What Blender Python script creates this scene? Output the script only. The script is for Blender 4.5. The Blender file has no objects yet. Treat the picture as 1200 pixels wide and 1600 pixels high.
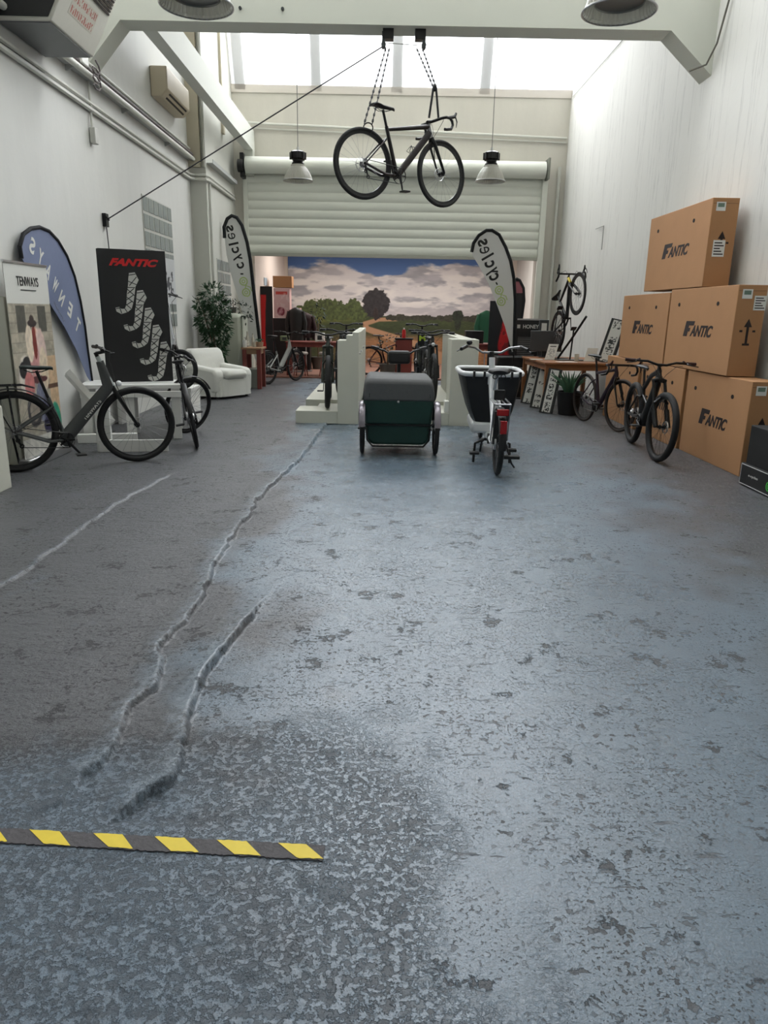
import bpy, math, random
import numpy as np
from mathutils import Vector, Matrix, Euler
random.seed(7)
SC = bpy.context.scene
COL = SC.collection
PI = math.pi

# ------------------------------------------------------------------ camera
FPX = 1130.0; PITCH = math.radians(15.4); ROLL = math.radians(1.0); EYE = 1.5
_yaw = math.atan(math.sin(PITCH)*math.sin(ROLL)/math.cos(PITCH))
_R = Vector((1, 0, 0)); _U = Vector((0, math.sin(PITCH), math.cos(PITCH))); _F = Vector((0, math.cos(PITCH), -math.sin(PITCH)))
_rz = Matrix.Rotation(-_yaw, 3, 'Z')
CR = _rz @ (_R*math.cos(ROLL)+_U*math.sin(ROLL)); CU = _rz @ (_U*math.cos(ROLL)-_R*math.sin(ROLL)); CF = _rz @ _F
CAMP = Vector((0, 0, EYE))
cd = bpy.data.cameras.new('camera'); cam = bpy.data.objects.new('camera', cd); COL.objects.link(cam)
cam.matrix_world = Matrix(((CR.x, CU.x, -CF.x, 0), (CR.y, CU.y, -CF.y, 0), (CR.z, CU.z, -CF.z, EYE), (0, 0, 0, 1)))
cd.sensor_fit = 'VERTICAL'; cd.sensor_height = 36; cd.lens = 36*FPX/1600; cd.clip_start = .05; cd.clip_end = 200
SC.camera = cam

# ------------------------------------------------------------------ world, daylight, exposure
W = bpy.data.worlds.new('World'); SC.world = W; W.use_nodes = True
W.node_tree.nodes['Background'].inputs[0].default_value = (.97, .98, 1, 1)
W.node_tree.nodes['Background'].inputs[1].default_value = 1.5
SC.view_settings.view_transform = 'Standard'; SC.view_settings.look = 'None'
SC.view_settings.gamma = 1; SC.view_settings.use_curve_mapping = False
SC.view_settings.exposure = 0.0

def area(name, loc, direction, sx, sy, power, color=(1, 1, 1)):
    l = bpy.data.lights.new(name, 'AREA'); l.shape = 'RECTANGLE'; l.size = sx; l.size_y = sy; l.energy = power; l.color = color
    o = bpy.data.objects.new(name, l); COL.objects.link(o); o.location = loc
    o.rotation_euler = Vector(direction).to_track_quat('-Z', 'Y').to_euler()
    return o
# overcast daylight entering each of the three sloping north lights in the saw-tooth roof
XL, XL2, XR = -3.6, -3.3, 3.9
area('daylight_back_bay', (.2, 16.95, 7.5), (0, -1, -.35), 6.6, 2.7, 640, (1, .99, .97))
area('daylight_front_bay', (.15, 9.65, 7.5), (0, -1, -.35), 7.3, 2.7, 620, (1, .99, .97))
area('daylight_rear_bay', (.15, 2.45, 7.5), (0, -1, -.35), 7.3, 2.7, 150, (1, .99, .97))
area('ceiling_light_back_room', (.4, 19.6, 3.3), (0, 0, -1), 5.5, 1.6, 170, (1, .97, .93))  # unseen fill light added to brighten the back room, no fixture modelled

# ------------------------------------------------------------------ materials
MATS = {}
def lin(c):
    return tuple((x/12.92 if x <= .04045 else ((x+.055)/1.055)**2.4) for x in c)
def mat(name, rgb, rough=.5, metal=0.0, noise=.0, scale=20, bump=0.0, bscale=60, **kw):
    if name in MATS: return MATS[name]
    m = bpy.data.materials.new(name); m.use_nodes = True; nt = m.node_tree; b = nt.nodes['Principled BSDF']
    c = lin([x/255 for x in rgb])
    b.inputs['Base Color'].default_value = (*c, 1); b.inputs['Roughness'].default_value = rough; b.inputs['Metallic'].default_value = metal
    for k, v in kw.items(): b.inputs[k.replace('_', ' ')].default_value = v
    tc = nt.nodes.new('ShaderNodeTexCoord')
    if noise > 0:
        n = nt.nodes.new('ShaderNodeTexNoise'); n.inputs['Scale'].default_value = scale; n.inputs['Detail'].default_value = 5
        nt.links.new(tc.outputs['Object'], n.inputs['Vector'])
        mx = nt.nodes.new('ShaderNodeMix'); mx.data_type = 'RGBA'
        mx.inputs['A'].default_value = (*[max(0, x*(1-noise)) for x in c], 1); mx.inputs['B'].default_value = (*[min(1, x*(1+noise)) for x in c], 1)
        nt.links.new(n.outputs['Fac'], mx.inputs['Factor']); nt.links.new(mx.outputs['Result'], b.inputs['Base Color'])
    if bump > 0:
        n2 = nt.nodes.new('ShaderNodeTexNoise'); n2.inputs['Scale'].default_value = bscale; n2.inputs['Detail'].default_value = 4
        nt.links.new(tc.outputs['Object'], n2.inputs['Vector'])
        bp = nt.nodes.new('ShaderNodeBump'); bp.inputs['Strength'].default_value = bump; bp.inputs['Distance'].default_value = .01
        nt.links.new(n2.outputs['Fac'], bp.inputs['Height']); nt.links.new(bp.outputs['Normal'], b.inputs['Normal'])
    MATS[name] = m; return m
def mat_paint(name, rough=.5):
    m = bpy.data.materials.new(name); m.use_nodes = True; nt = m.node_tree; b = nt.nodes['Principled BSDF']
    a = nt.nodes.new('ShaderNodeAttribute'); a.attribute_name = 'Col'; b.inputs['Roughness'].default_value = rough
    nt.links.new(a.outputs['Color'], b.inputs['Base Color']); return m
PRINT = mat_paint('printed_surface', .55)
RUB = mat('tyre_rubber', (24, 24, 26), .75, bump=.2, bscale=150)
BLK = mat('black_metal', (22, 22, 24), .35, .3)
BLKP = mat('black_plastic', (20, 20, 22), .5)
DGRY = mat('dark_grey_paint', (62, 66, 68), .35, .3, noise=.08)
SIL = mat('silver_metal', (190, 190, 192), .3, .9)
CHR = mat('steel_spoke', (150, 150, 152), .35, .8)
WHT = mat('white_paint', (232, 232, 228), .5, noise=.03, scale=6)
WHTB = mat('white_gloss_bike', (228, 230, 232), .3)
GRYW = mat('stand_paint', (208, 208, 195), .55, noise=.03, scale=4)
CARD = mat('cardboard', (178, 132, 92), .85, noise=.07, scale=5, bump=.08, bscale=40)
CARDI = mat('cardboard_ink', (38, 26, 26), .7)
WOOD = mat('table_wood', (150, 98, 62), .5, noise=.2, scale=9)
WOODR = mat('red_wood', (120, 52, 44), .5, noise=.15, scale=9)
GRN = mat('box_green', (18, 58, 52), .6, noise=.1)
GCOV = mat('grey_canvas', (92, 93, 94), .8, noise=.08, bump=.2, bscale=30)
RED = mat('red_gloss', (200, 20, 24), .4)
REDL = mat('red_lens', (160, 14, 20), .2)
PLEAF = mat('leaf_green', (40, 74, 44), .5, noise=.35, scale=12)
ALEAF = mat('aloe_green', (70, 108, 84), .5, noise=.2, scale=10)
FAB = mat('white_slipcover', (226, 226, 220), .9, noise=.03, bump=.25, bscale=14)
FRG = mat('fridge_cream', (186, 190, 176), .35)
CREAM = mat('aircon_beige', (196, 184, 160), .5)
BOARD = mat('board_black', (22, 22, 23), .6)
GLASSM = mat('lamp_glass', (235, 232, 220), .12, Transmission_Weight=.65, IOR=1.45)
YEL = mat('tape_yellow', (236, 208, 54), .55, noise=.08, scale=40)
TAPEB = mat('tape_grey', (82, 79, 82), .7, noise=.15, scale=60, bump=.3, bscale=60)

# ------------------------------------------------------------------ helpers
def at(x, y, X=None, Y=None, Z=None):
    "a pixel of the 1200 x 1600 photograph carried onto a plane of the room"
    d = CF + CR*((x-600)/FPX) + CU*((800-y)/FPX)
    if X is not None: t = (X-CAMP.x)/d.x
    elif Y is not None: t = (Y-CAMP.y)/d.y
    else: t = (Z-CAMP.z)/d.z
    return CAMP + d*t
def tag(o, label=None, cat=None, group=None, kind=None):
    if label: o['label'] = label
    if cat: o['category'] = cat
    if group: o['group'] = group
    if kind: o['kind'] = kind
    return o
def thing(name, label, cat, loc=(0, 0, 0), rz=0, group=None, rot=None):
    o = bpy.data.objects.new(name, None); COL.objects.link(o); o.location = loc; o.empty_display_size = .1
    o.rotation_euler = rot if rot else (0, 0, rz)
    return tag(o, label, cat, group)
def children(o): return [c for c in bpy.data.objects if c.parent == o]
def copy_tree(o, parent=None):
    c = o.copy(); COL.objects.link(c); c.parent = parent
    for ch in children(o): copy_tree(ch, c)
    return c
class MB:
    def __init__(s): s.v = []; s.f = []; s.m = []; s.T = Matrix.Identity(4); s.k = 0
    def add(s, vs, fs):
        n = len(s.v); s.v += [tuple(s.T @ Vector(p)) for p in vs]; s.f += [tuple(i+n for i in f) for f in fs]; s.m += [s.k]*len(fs); return s
    def box(s, lo, hi, M=None):
        x0, y0, z0 = lo; x1, y1, z1 = hi
        vs = [Vector(p) for p in [(x0,y0,z0),(x1,y0,z0),(x1,y1,z0),(x0,y1,z0),(x0,y0,z1),(x1,y0,z1),(x1,y1,z1),(x0,y1,z1)]]
        if M: vs = [M @ p for p in vs]
        return s.add(vs, [(0,3,2,1),(4,5,6,7),(0,1,5,4),(1,2,6,5),(2,3,7,6),(3,0,4,7)])
    def prism(s, pts, a, b, axis='z'):
        "outline pts extruded between a and b along axis"
        mk = {'z': lambda p, h: (p[0], p[1], h), 'y': lambda p, h: (p[0], h, p[1]), 'x': lambda p, h: (h, p[0], p[1])}[axis]
        n = len(pts); vs = [mk(p, a) for p in pts]+[mk(p, b) for p in pts]
        return s.add(vs, [tuple(range(n-1, -1, -1)), tuple(range(n, 2*n))]+[(i, (i+1) % n, n+(i+1) % n, n+i) for i in range(n)])
    def tube(s, pts, r, n=8, closed=False, flat=1.0, ref=None):
        P = [Vector(p) for p in pts]; L = len(P); rs = r if isinstance(r, (list, tuple)) else [r]*L
        vs = []; prev = None
        for i, p in enumerate(P):
            if closed: t = (P[(i+1) % L]-P[i-1])
            elif i == 0: t = P[1]-P[0]
            elif i == L-1: t = P[-1]-P[-2]
            else: t = (P[i+1]-P[i]).normalized()+(P[i]-P[i-1]).normalized()
            t.normalize()
            if prev is None:
                a = Vector(ref) if ref else (Vector((0, 0, 1)) if abs(t.z) < .9 else Vector((1, 0, 0)))
            else: a = prev
            u = (a-t*a.dot(t)); u.normalize(); w = t.cross(u); prev = u
            for k in range(n):
                an = 2*PI*k/n; vs.append(p+u*math.cos(an)*rs[i]+w*math.sin(an)*rs[i]*flat)
        fs = []
        for i in range(L if closed else L-1):
            j = (i+1) % L
            for k in range(n):
                k2 = (k+1) % n; fs.append((i*n+k, i*n+k2, j*n+k2, j*n+k))
        if not closed: fs += [tuple(range(n-1, -1, -1)), tuple((L-1)*n+k for k in range(n))]
        return s.add(vs, fs)
    def ring(s, c, R, r, seg=40, n=8, axis='y', a0=0, a1=2*PI, flat=1.0):
        full = abs(a1-a0) > 6.28; c = Vector(c); k = seg if full else seg+1; pts = []
        for i in range(k):
            an = a0+(a1-a0)*i/seg; ca, sa = R*math.cos(an), R*math.sin(an)
            pts.append(c+Vector({'y': (ca, 0, sa), 'x': (0, ca, sa), 'z': (ca, sa, 0)}[axis]))
        return s.tube(pts, r, n, closed=full, flat=flat, ref={'y': (0, 1, 0), 'x': (1, 0, 0), 'z': (0, 0, 1)}[axis])
    def lathe(s, prof, seg=24, M=None):
        "prof: (radius, z) pairs around z"
        vs = []; n = len(prof)
        for k in range(seg):
            a = 2*PI*k/seg
            for r_, z in prof: vs.append(Vector((r_*math.cos(a), r_*math.sin(a), z)))
        if M: vs = [M @ p for p in vs]
        return s.add(vs, [(k*n+i, ((k+1) % seg)*n+i, ((k+1) % seg)*n+i+1, k*n+i+1) for k in range(seg) for i in range(n-1)])
    def cyl(s, a, b, r, n=16, r2=None): return s.tube([a, b], [r, r if r2 is None else r2], n)
    def ball(s, c, r, n=12, sc=(1, 1, 1)):
        M = Matrix.Translation(Vector(c)) @ Matrix.Diagonal((*sc, 1))
        return s.lathe([(r*math.sin(PI*i/n)+1e-5, -r*math.cos(PI*i/n)) for i in range(n+1)], n*2, M)
    def build(s, name, ms, parent=None, bevel=0, smooth=True, ang=40, kind=None):
        me = bpy.data.meshes.new(name); me.from_pydata(s.v, [], s.f)
        ms = ms if isinstance(ms, (list, tuple)) else [ms]
        for m in ms: me.materials.append(m)
        if len(ms) > 1: me.polygons.foreach_set('material_index', s.m)
        me.validate(); me.update()
        if smooth:
            me.polygons.foreach_set('use_smooth', [True]*len(me.polygons)); me.set_sharp_from_angle(angle=math.radians(ang))
        o = bpy.data.objects.new(name, me); COL.objects.link(o)
        if parent: o.parent = parent
        if bevel:
            b = o.modifiers.new('bevel', 'BEVEL'); b.width = bevel; b.segments = 2; b.limit_method = 'ANGLE'
        if kind: o['kind'] = kind
        return o
def bx(name, lo, hi, m, parent=None, bevel=0, kind=None): return MB().box(lo, hi).build(name, m, parent, bevel, kind=kind)
def frame_at(O, x, y):
    x = Vector(x).normalized(); y = (Vector(y)-x*Vector(y).dot(x)).normalized(); z = x.cross(y); O = Vector(O)
    return Matrix(((x.x, y.x, z.x, O.x), (x.y, y.y, z.y, O.y), (x.z, y.z, z.z, O.z), (0, 0, 0, 1)))
def text(name, body, w, h, M, m, parent=None, shear=0, bold=.0, mirror=False, ext=.001, slant=0):
    c = bpy.data.curves.new(name, 'FONT'); c.body = body; c.extrude = .01; c.offset = bold; c.shear = shear
    t = bpy.data.objects.new(name, c); COL.objects.link(t); dg = bpy.context.evaluated_depsgraph_get()
    me = bpy.data.meshes.new_from_object(t.evaluated_get(dg)); bpy.data.objects.remove(t); bpy.data.curves.remove(c)
    n = len(me.vertices); a = np.zeros(n*3); me.vertices.foreach_get('co', a); a = a.reshape(-1, 3)
    lo, hi = a.min(0), a.max(0); a = (a-(lo+hi)/2)/np.maximum(hi-lo, 1e-9); a *= np.array([w*(-1 if mirror else 1), h, ext*2])
    a[:, 1] += slant*a[:, 0]
    me.vertices.foreach_set('co', a.ravel()); me.transform(M); me.materials.clear(); me.materials.append(m)
    if mirror: me.flip_normals()
    me.update(); o = bpy.data.objects.new(name, me); COL.objects.link(o)
    if parent: o.parent = parent
    return o
# vectorised value noise
def _h(ix, iy, s):
    n = (ix.astype(np.int64)*374761393+iy.astype(np.int64)*668265263+s*974634777) & 0x7fffffff
    n = ((n ^ (n >> 13))*1274126177) & 0x7fffffff
    return ((n ^ (n >> 16)) & 0xffff)/65535.0
def vnoise(x, y, s=0):
    ix, iy = np.floor(x), np.floor(y); fx, fy = x-ix, y-iy; fx = fx*fx*(3-2*fx); fy = fy*fy*(3-2*fy)
    a, b, c, d = _h(ix, iy, s), _h(ix+1, iy, s), _h(ix, iy+1, s), _h(ix+1, iy+1, s)
    return (a*(1-fx)+b*fx)*(1-fy)+(c*(1-fx)+d*fx)*fy
def fbm(x, y, o=5, s=0):
    t = 0; a = .5; q = 0
    for i in range(o): t = t+a*vnoise(x*2**i, y*2**i, s+i); q += a; a *= .5
    return t/q
def sst(a, b, x):
    t = np.clip((x-a)/(b-a), 0, 1); return t*t*(3-2*t)
def painted(name, O, U, V, w, h, nu, nv, fn, parent=None, thick=.004, material=None):
    "flat printed sheet: fn(u,v) -> sRGB array; u along U, v along V (up)"
    U = np.array(Vector(U).normalized()); V = np.array(Vector(V).normalized()); O = np.array(Vector(O)); N = np.cross(U, V)
    u, v = np.meshgrid(np.linspace(0, 1, nu), np.linspace(0, 1, nv)); c = fn(u, v)
    co = O+u[..., None]*U*w+v[..., None]*V*h
    co = co.reshape(-1, 3); back = np.array([O, O+U*w, O+U*w+V*h, O+V*h])-N*thick
    idx = np.arange(nu*nv).reshape(nv, nu); q = np.stack([idx[:-1, :-1], idx[:-1, 1:], idx[1:, 1:], idx[1:, :-1]], -1).reshape(-1, 4).tolist()
    B = nu*nv; q.append((B+3, B+2, B+1, B))
    q += [tuple(idx[0, ::-1])+(B, B+1), tuple(idx[-1, :])+(B+2, B+3), tuple(idx[:, 0])+(B+3, B), tuple(idx[::-1, -1])+(B+1, B+2)]
    me = bpy.data.meshes.new(name); me.from_pydata(np.vstack([co, back]).tolist(), [], q)
    cl = np.clip(c.reshape(-1, 3), 0, 255)/255; cl = np.where(cl <= .04045, cl/12.92, ((cl+.055)/1.055)**2.4)
    cl = np.vstack([cl, np.tile(cl.mean(0), (4, 1))]); cl = np.hstack([cl, np.ones((len(cl), 1))])
    a = me.color_attributes.new('Col', 'FLOAT_COLOR', 'POINT'); a.data.foreach_set('color', cl.astype(np.float32).ravel())
    me.materials.append(material or PRINT); me.update(); o = bpy.data.objects.new(name, me); COL.objects.link(o)
    if parent: o.parent = parent
    return o
def blend(c, m, rgb): return c*(1-m[..., None])+np.array(rgb, float)*m[..., None]

# ================================================================== SETTING
YB, YM = 17.1, 22.5
def wall_mat(name, rgb, grooves):
    m = mat(name, rgb, .8, noise=.035, scale=1.1, bump=.25, bscale=9)
    nt = m.node_tree; b = nt.nodes['Principled BSDF']; tc = nt.nodes.new('ShaderNodeTexCoord')
    src = b.inputs['Base Color'].links[0].from_socket
    mp = nt.nodes.new('ShaderNodeMapping'); mp.inputs['Scale'].default_value = (3.4, 3.4, .12) if grooves else (1.2, 1.2, .25)
    n = nt.nodes.new('ShaderNodeTexNoise'); n.inputs['Scale'].default_value = 1.0; n.inputs['Detail'].default_value = 6; n.inputs['Roughness'].default_value = .65
    nt.links.new(tc.outputs['Object'], mp.inputs['Vector']); nt.links.new(mp.outputs['Vector'], n.inputs['Vector'])
    rp = nt.nodes.new('ShaderNodeValToRGB')
    if grooves: rp.color_ramp.elements[0].position = .488; rp.color_ramp.elements[1].position = .5; e = rp.color_ramp.elements.new(.512); rp.color_ramp.elements[1].color = (0.0, 0, 0, 1); rp.color_ramp.elements[0].color = (1, 1, 1, 1); e.color = (1, 1, 1, 1)
    else: rp.color_ramp.elements[0].position = .3; rp.color_ramp.elements[1].position = .6
    nt.links.new(n.outputs['Fac'], rp.inputs['Fac'])
    mx = nt.nodes.new('ShaderNodeMix'); mx.data_type = 'RGBA'; mx.blend_type = 'MULTIPLY'; mx.inputs['Factor'].default_value = .2 if grooves else .08
    nt.links.new(src, mx.inputs['A']); nt.links.new(rp.outputs['Color'], mx.inputs['B']); nt.links.new(mx.outputs['Result'], b.inputs['Base Color'])
    return m
WL = wall_mat('wall_paint_left', (214, 214, 210), False); WR = wall_mat('wall_paint_right', (216, 215, 210), True)
WBK = wall_mat('wall_paint_back', (206, 202, 192), False); CEI = mat('ceiling_paint', (222, 222, 212), .8, noise=.03, scale=2)
BEI = mat('pillar_beige', (188, 180, 160), .8, noise=.1, scale=3); CON = mat('beam_paint', (206, 208, 198), .7, noise=.03, scale=3)

# --- floor: uneven painted concrete, real relief near the viewer
def seg_d(px, py, pts):
    best = np.full(px.shape, 1e9); sgn = np.zeros(px.shape)
    for (ax, ay), (bx_, by_) in zip(pts[:-1], pts[1:]):
        dx, dy = bx_-ax, by_-ay; t = np.clip(((px-ax)*dx+(py-ay)*dy)/(dx*dx+dy*dy), 0, 1)
        qx, qy = ax+t*dx, ay+t*dy; d = np.hypot(px-qx, py-qy); c = dx*(py-ay)-dy*(px-ax)
        m = d < best; best = np.where(m, d, best); sgn = np.where(m, np.sign(c), sgn)
    return best, sgn
def fl(pts): return [tuple(at(x, y, Z=0)[:2]) for x, y in pts]
LIP1 = fl([(512, 660), (470, 715), (405, 775), (375, 820), (335, 875), (318, 930), (283, 975), (252, 1010), (240, 1075), (195, 1105), (180, 1165), (140, 1205)])
LIP2 = fl([(395, 960), (345, 1020), (312, 1055), (302, 1110), (280, 1160), (262, 1215), (225, 1245)])
LIP3 = fl([(260, 745), (200, 775), (120, 830), (40, 890), (-60, 960)])
PATCH = fl([(300, 1262), (375, 1290), (480, 1290), (500, 1265), (400, 1255)])
def zones(X, Y):
    w = (fbm(X*1.1+9, Y*1.1, 4, 15)-.5)
    lane = sst(-1.0, -.15, X+w*1.3+.10*(Y-3))*sst(3.0, 1.3, X+w*1.2)
    agg = sst(.35, -.35, X+w*1.4)*sst(2.6, 2.0, Y+w*.8)
    return lane, agg
def height(X, Y):
    lane, agg = zones(X, Y)
    h = (fbm(X*1.1, Y*1.1, 3, 3)-.5)*.007
    wob = (fbm(X*9, Y*9, 5, 8)-.5)*.07; amp = .7+.8*fbm(X*2.1, Y*2.1, 2, 12)
    for L, A, wd in ((LIP1, .019, .016), (LIP2, .022, .018), (LIP3, .006, .014)):
        d, s_ = seg_d(X+wob, Y+wob*.6, L); sd = d*s_; endf = sst(1.1, 1.35, Y)
        h += amp*endf*(A*np.exp(np.minimum(sd, 0)/.13)*(1-sst(0, wd, sd))-A*.7*sst(0, wd, sd)*np.exp(-np.maximum(sd, 0)/.16))
    pit = sst(.58, .70, fbm(X*17, Y*17, 3, 31)); h -= pit*.0035*agg
    h += (fbm(X*30, Y*30, 2, 41)-.5)*.004*agg+(fbm(X*7, Y*26, 3, 44)-.5)*.003*(1-lane)
    d, s_ = seg_d(X, Y, TAPEL); h = h*sst(.05, .12, d)
    fade = 1-sst(9, 13, Y); return h*fade
TAPEL = fl([(-60, 1303), (490, 1332)])
def axis(*segs):
    out = []
    for a, b, s0, s1 in segs:
        x = a
        while x < b-1e-6: out.append(x); x += s0+(s1-s0)*(x-a)/(b-a)
    out.append(segs[-1][1]); return np.array(out)
xs = axis((XL-.1, -2.2, .05, .012), (-2.2, 2.0, .01, .01), (2.0, XR+.1, .012, .05)); ys = axis((-4.5, 1.1, .5, .5), (1.1, 7, .006, .03), (7, YB, .04, .08))
GX, GY = np.meshgrid(xs, ys); GZ = height(GX, GY); nx, ny = len(xs), len(ys)
me = bpy.data.meshes.new('floor'); me.vertices.add(nx*ny); me.vertices.foreach_set('co', np.stack([GX, GY, GZ], -1).astype(np.float32).ravel())
idx = np.arange(nx*ny).reshape(ny, nx); q = np.stack([idx[:-1, :-1], idx[:-1, 1:], idx[1:, 1:], idx[1:, :-1]], -1).reshape(-1, 4)
me.loops.add(q.size); me.loops.foreach_set('vertex_index', q.ravel().astype(np.int32)); me.polygons.add(len(q))
me.polygons.foreach_set('loop_start', (np.arange(len(q))*4).astype(np.int32)); me.polygons.foreach_set('use_smooth', [True]*len(q)); me.update(calc_edges=True)
fm = bpy.data.materials.new('floor_painted_concrete'); fm.use_nodes = True; nt = fm.node_tree; b = nt.nodes['Principled BSDF']
N = nt.nodes.new; L = nt.links.new
tc = N('ShaderNodeTexCoord')
def nz(scale, det, rough=.5, vec=None, sc=None):
    n = N('ShaderNodeTexNoise'); n.inputs['Scale'].default_value = scale; n.inputs['Detail'].default_value = det; n.inputs['Roughness'].default_value = rough
    if sc:
        mp = N('ShaderNodeMapping'); mp.inputs['Scale'].default_value = sc; mp.inputs['Rotation'].default_value = (0, 0, .5); L(tc.outputs['Object'], mp.inputs['Vector']); L(mp.outputs['Vector'], n.inputs['Vector'])
    else: L(tc.outputs['Object'], n.inputs['Vector'])
    return n.outputs['Fac']
def ramp(s, a, b_, ca=(0, 0, 0, 1), cb=(1, 1, 1, 1)):
    r = N('ShaderNodeValToRGB'); r.color_ramp.elements[0].position = a; r.color_ramp.elements[1].position = b_; r.color_ramp.elements[0].color = ca; r.color_ramp.elements[1].color = cb; L(s, r.inputs['Fac']); return r.outputs['Color']
def mixc(f, a, b_, bt='MIX'):
    m = N('ShaderNodeMix'); m.data_type = 'RGBA'; m.blend_type = bt
    for k, v in (('Factor', f), ('A', a), ('B', b_)):
        if isinstance(v, (tuple, float, int)): m.inputs[k].default_value = v
        else: L(v, m.inputs[k])
    return m.outputs['Result']
def mth(op, a, b_=0.0):
    m = N('ShaderNodeMath'); m.operation = op
    for i, v in enumerate((a, b_)):
        if isinstance(v, (float, int)): m.inputs[i].default_value = v
        else: L(v, m.inputs[i])
    return m.outputs[0]
def attr(n_):
    a_ = N('ShaderNodeAttribute'); a_.attribute_name = n_; return a_.outputs['Fac']
lane, agg, crest_glint = attr('Lane'), attr('Agg'), attr('Crest')
C1 = (.150, .205, .262, 1); C2 = (.078, .080, .088, 1); C3 = (.040, .040, .043, 1)
fz = nz(2.2, 6, .65); mixf = ramp(mth('ADD', mth('MULTIPLY', mth('MAXIMUM', lane, mth('MULTIPLY', agg, .75)), .8), mth('MULTIPLY', mth('SUBTRACT', fz, .5), 1.3)), .15, .62)
base = mixc(mixf, C2, C1)
base = mixc(mth('MULTIPLY', ramp(nz(7, 7, .75), .46, .70), .30), base, (.085, .085, .092, 1))
base = mixc(mth('MULTIPLY', ramp(nz(120, 4, .7), .42, .66), .35), base, (.065, .07, .078, 1))
chip = ramp(nz(34, 5, .55), .595, .61); chipm = ramp(nz(2.3, 5, .65), .42, .58)
chip2 = ramp(nz(80, 4, .6), .595, .62)
wear = mth('MAXIMUM', mth('MULTIPLY', chip, chipm), mth('MULTIPLY', chip2, ramp(nz(3.7, 5, .6), .42, .56)))
scr = mth('MULTIPLY', ramp(nz(1.0, 6, .6, sc=(5, 26, 1)), .64, .65), ramp(nz(5, 3), .42, .55))
big = mth('MULTIPLY', ramp(nz(4.2, 9, .74), .59, .61), ramp(nz(40, 4, .6), .40, .46))
agm = mth('MULTIPLY', ramp(agg, .1, .5), ramp(nz(46, 6, .7), .49, .53))
worn = mth('MAXIMUM', mth('MAXIMUM', wear, mth('MULTIPLY', scr, .8)), mth('MAXIMUM', big, agm))
base = mixc(mth('MULTIPLY', worn, mth('SUBTRACT', .88, mth('MULTIPLY', agg, .38))), base, C3)
base = mixc(mth('MULTIPLY', crest_glint, ramp(nz(26, 5, .7), .38, .6)), base, (.27, .32, .37, 1))  # skylight glint along the ridge crests, painted in as a lighter colour
fleck = ramp(nz(230, 2), .68, .72); base = mixc(mth('MULTIPLY', fleck, .5), base, (.27, .30, .32, 1))
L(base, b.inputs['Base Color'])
rg = mth('ADD', mth('MULTIPLY', worn, .3), mth('SUBTRACT', mth('ADD', .34, mth('MULTIPLY', nz(3, 4), .16)), mth('MULTIPLY', lane, .15))); L(rg, b.inputs['Roughness'])
hgt = mth('SUBTRACT', mth('ADD', mth('MULTIPLY', nz(110, 4, .65), .35), mth('MULTIPLY', mth('MULTIPLY', nz(30, 6, .65), 1.3), mth('SUBTRACT', 1.15, lane))), mth('MULTIPLY', worn, .7))
bp = N('ShaderNodeBump'); bp.inputs['Strength'].default_value = .75; bp.inputs['Distance'].default_value = .006
L(hgt, bp.inputs['Height']); L(bp.outputs['Normal'], b.inputs['Normal']); b.inputs['Specular IOR Level'].default_value = .6
ln_, ag_ = zones(GX, GY)
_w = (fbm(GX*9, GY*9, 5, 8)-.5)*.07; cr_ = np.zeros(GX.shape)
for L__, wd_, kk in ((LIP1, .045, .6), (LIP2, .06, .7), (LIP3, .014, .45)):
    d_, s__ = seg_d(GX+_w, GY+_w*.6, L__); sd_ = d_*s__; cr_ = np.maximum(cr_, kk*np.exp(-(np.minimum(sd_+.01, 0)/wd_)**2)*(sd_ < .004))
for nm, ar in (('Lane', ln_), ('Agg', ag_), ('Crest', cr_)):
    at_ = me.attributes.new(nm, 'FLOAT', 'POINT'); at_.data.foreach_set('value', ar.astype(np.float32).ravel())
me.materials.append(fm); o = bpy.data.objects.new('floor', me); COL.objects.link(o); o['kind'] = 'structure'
TIL = mat('back_room_floor', (150, 112, 98), .5, noise=.25, scale=2.5)
bx('floor_back_room', (XL2, YB, -.1), (XR, YM, .0), TIL, kind='structure')
bx('trim_1', (-3.0, YB-.02, .0), (3.38, YB+.25, .03), mat('threshold', (128, 84, 70), .6, noise=.2), kind='structure')

# --- walls
bx('wall_left', (XL-.2, -4.5, -.05), (XL, 14.42, 9), WL, kind='structure')
bx('wall_left_pillar', (XL-.2, 14.42, -.05), (XL2, YB+.2, 9), mat('pillar_paint', (204, 204, 196), .8, noise=.05, scale=2), kind='structure')
bx('wall_right', (XR, -4.5, -.05), (XR+.2, YM, 9), WR, kind='structure')
bx('wall_front', (XL-.2, -4.7, -.05), (XR+.2, -4.5, 9), WL, kind='structure')
MB().box((XL2, YB, 0), (-3.0, YB+.25, 4.35)).box((3.38, YB, 0), (XR, YB+.25, 4.35)).box((XL2, YB, 4.35), (XR, YB+.25, 6.0)).build('wall_back', WBK, kind='structure')
bx('wall_back_room_left', (-3.15, YB+.25, 0), (-2.95, YM, 3.4), mat('cream_wall', (230, 218, 208), .8, noise=.03), kind='structure')
bx('wall_back_room_far', (-3.15, YM, 0), (XR+.2, YM+.2, 3.4), mat('far_wall', (222, 214, 204), .8), kind='structure')
bx('ceiling_back_room', (-3.15, YB+.25, 3.4), (XR, YM+.2, 3.5), CEI, kind='structure')
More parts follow.
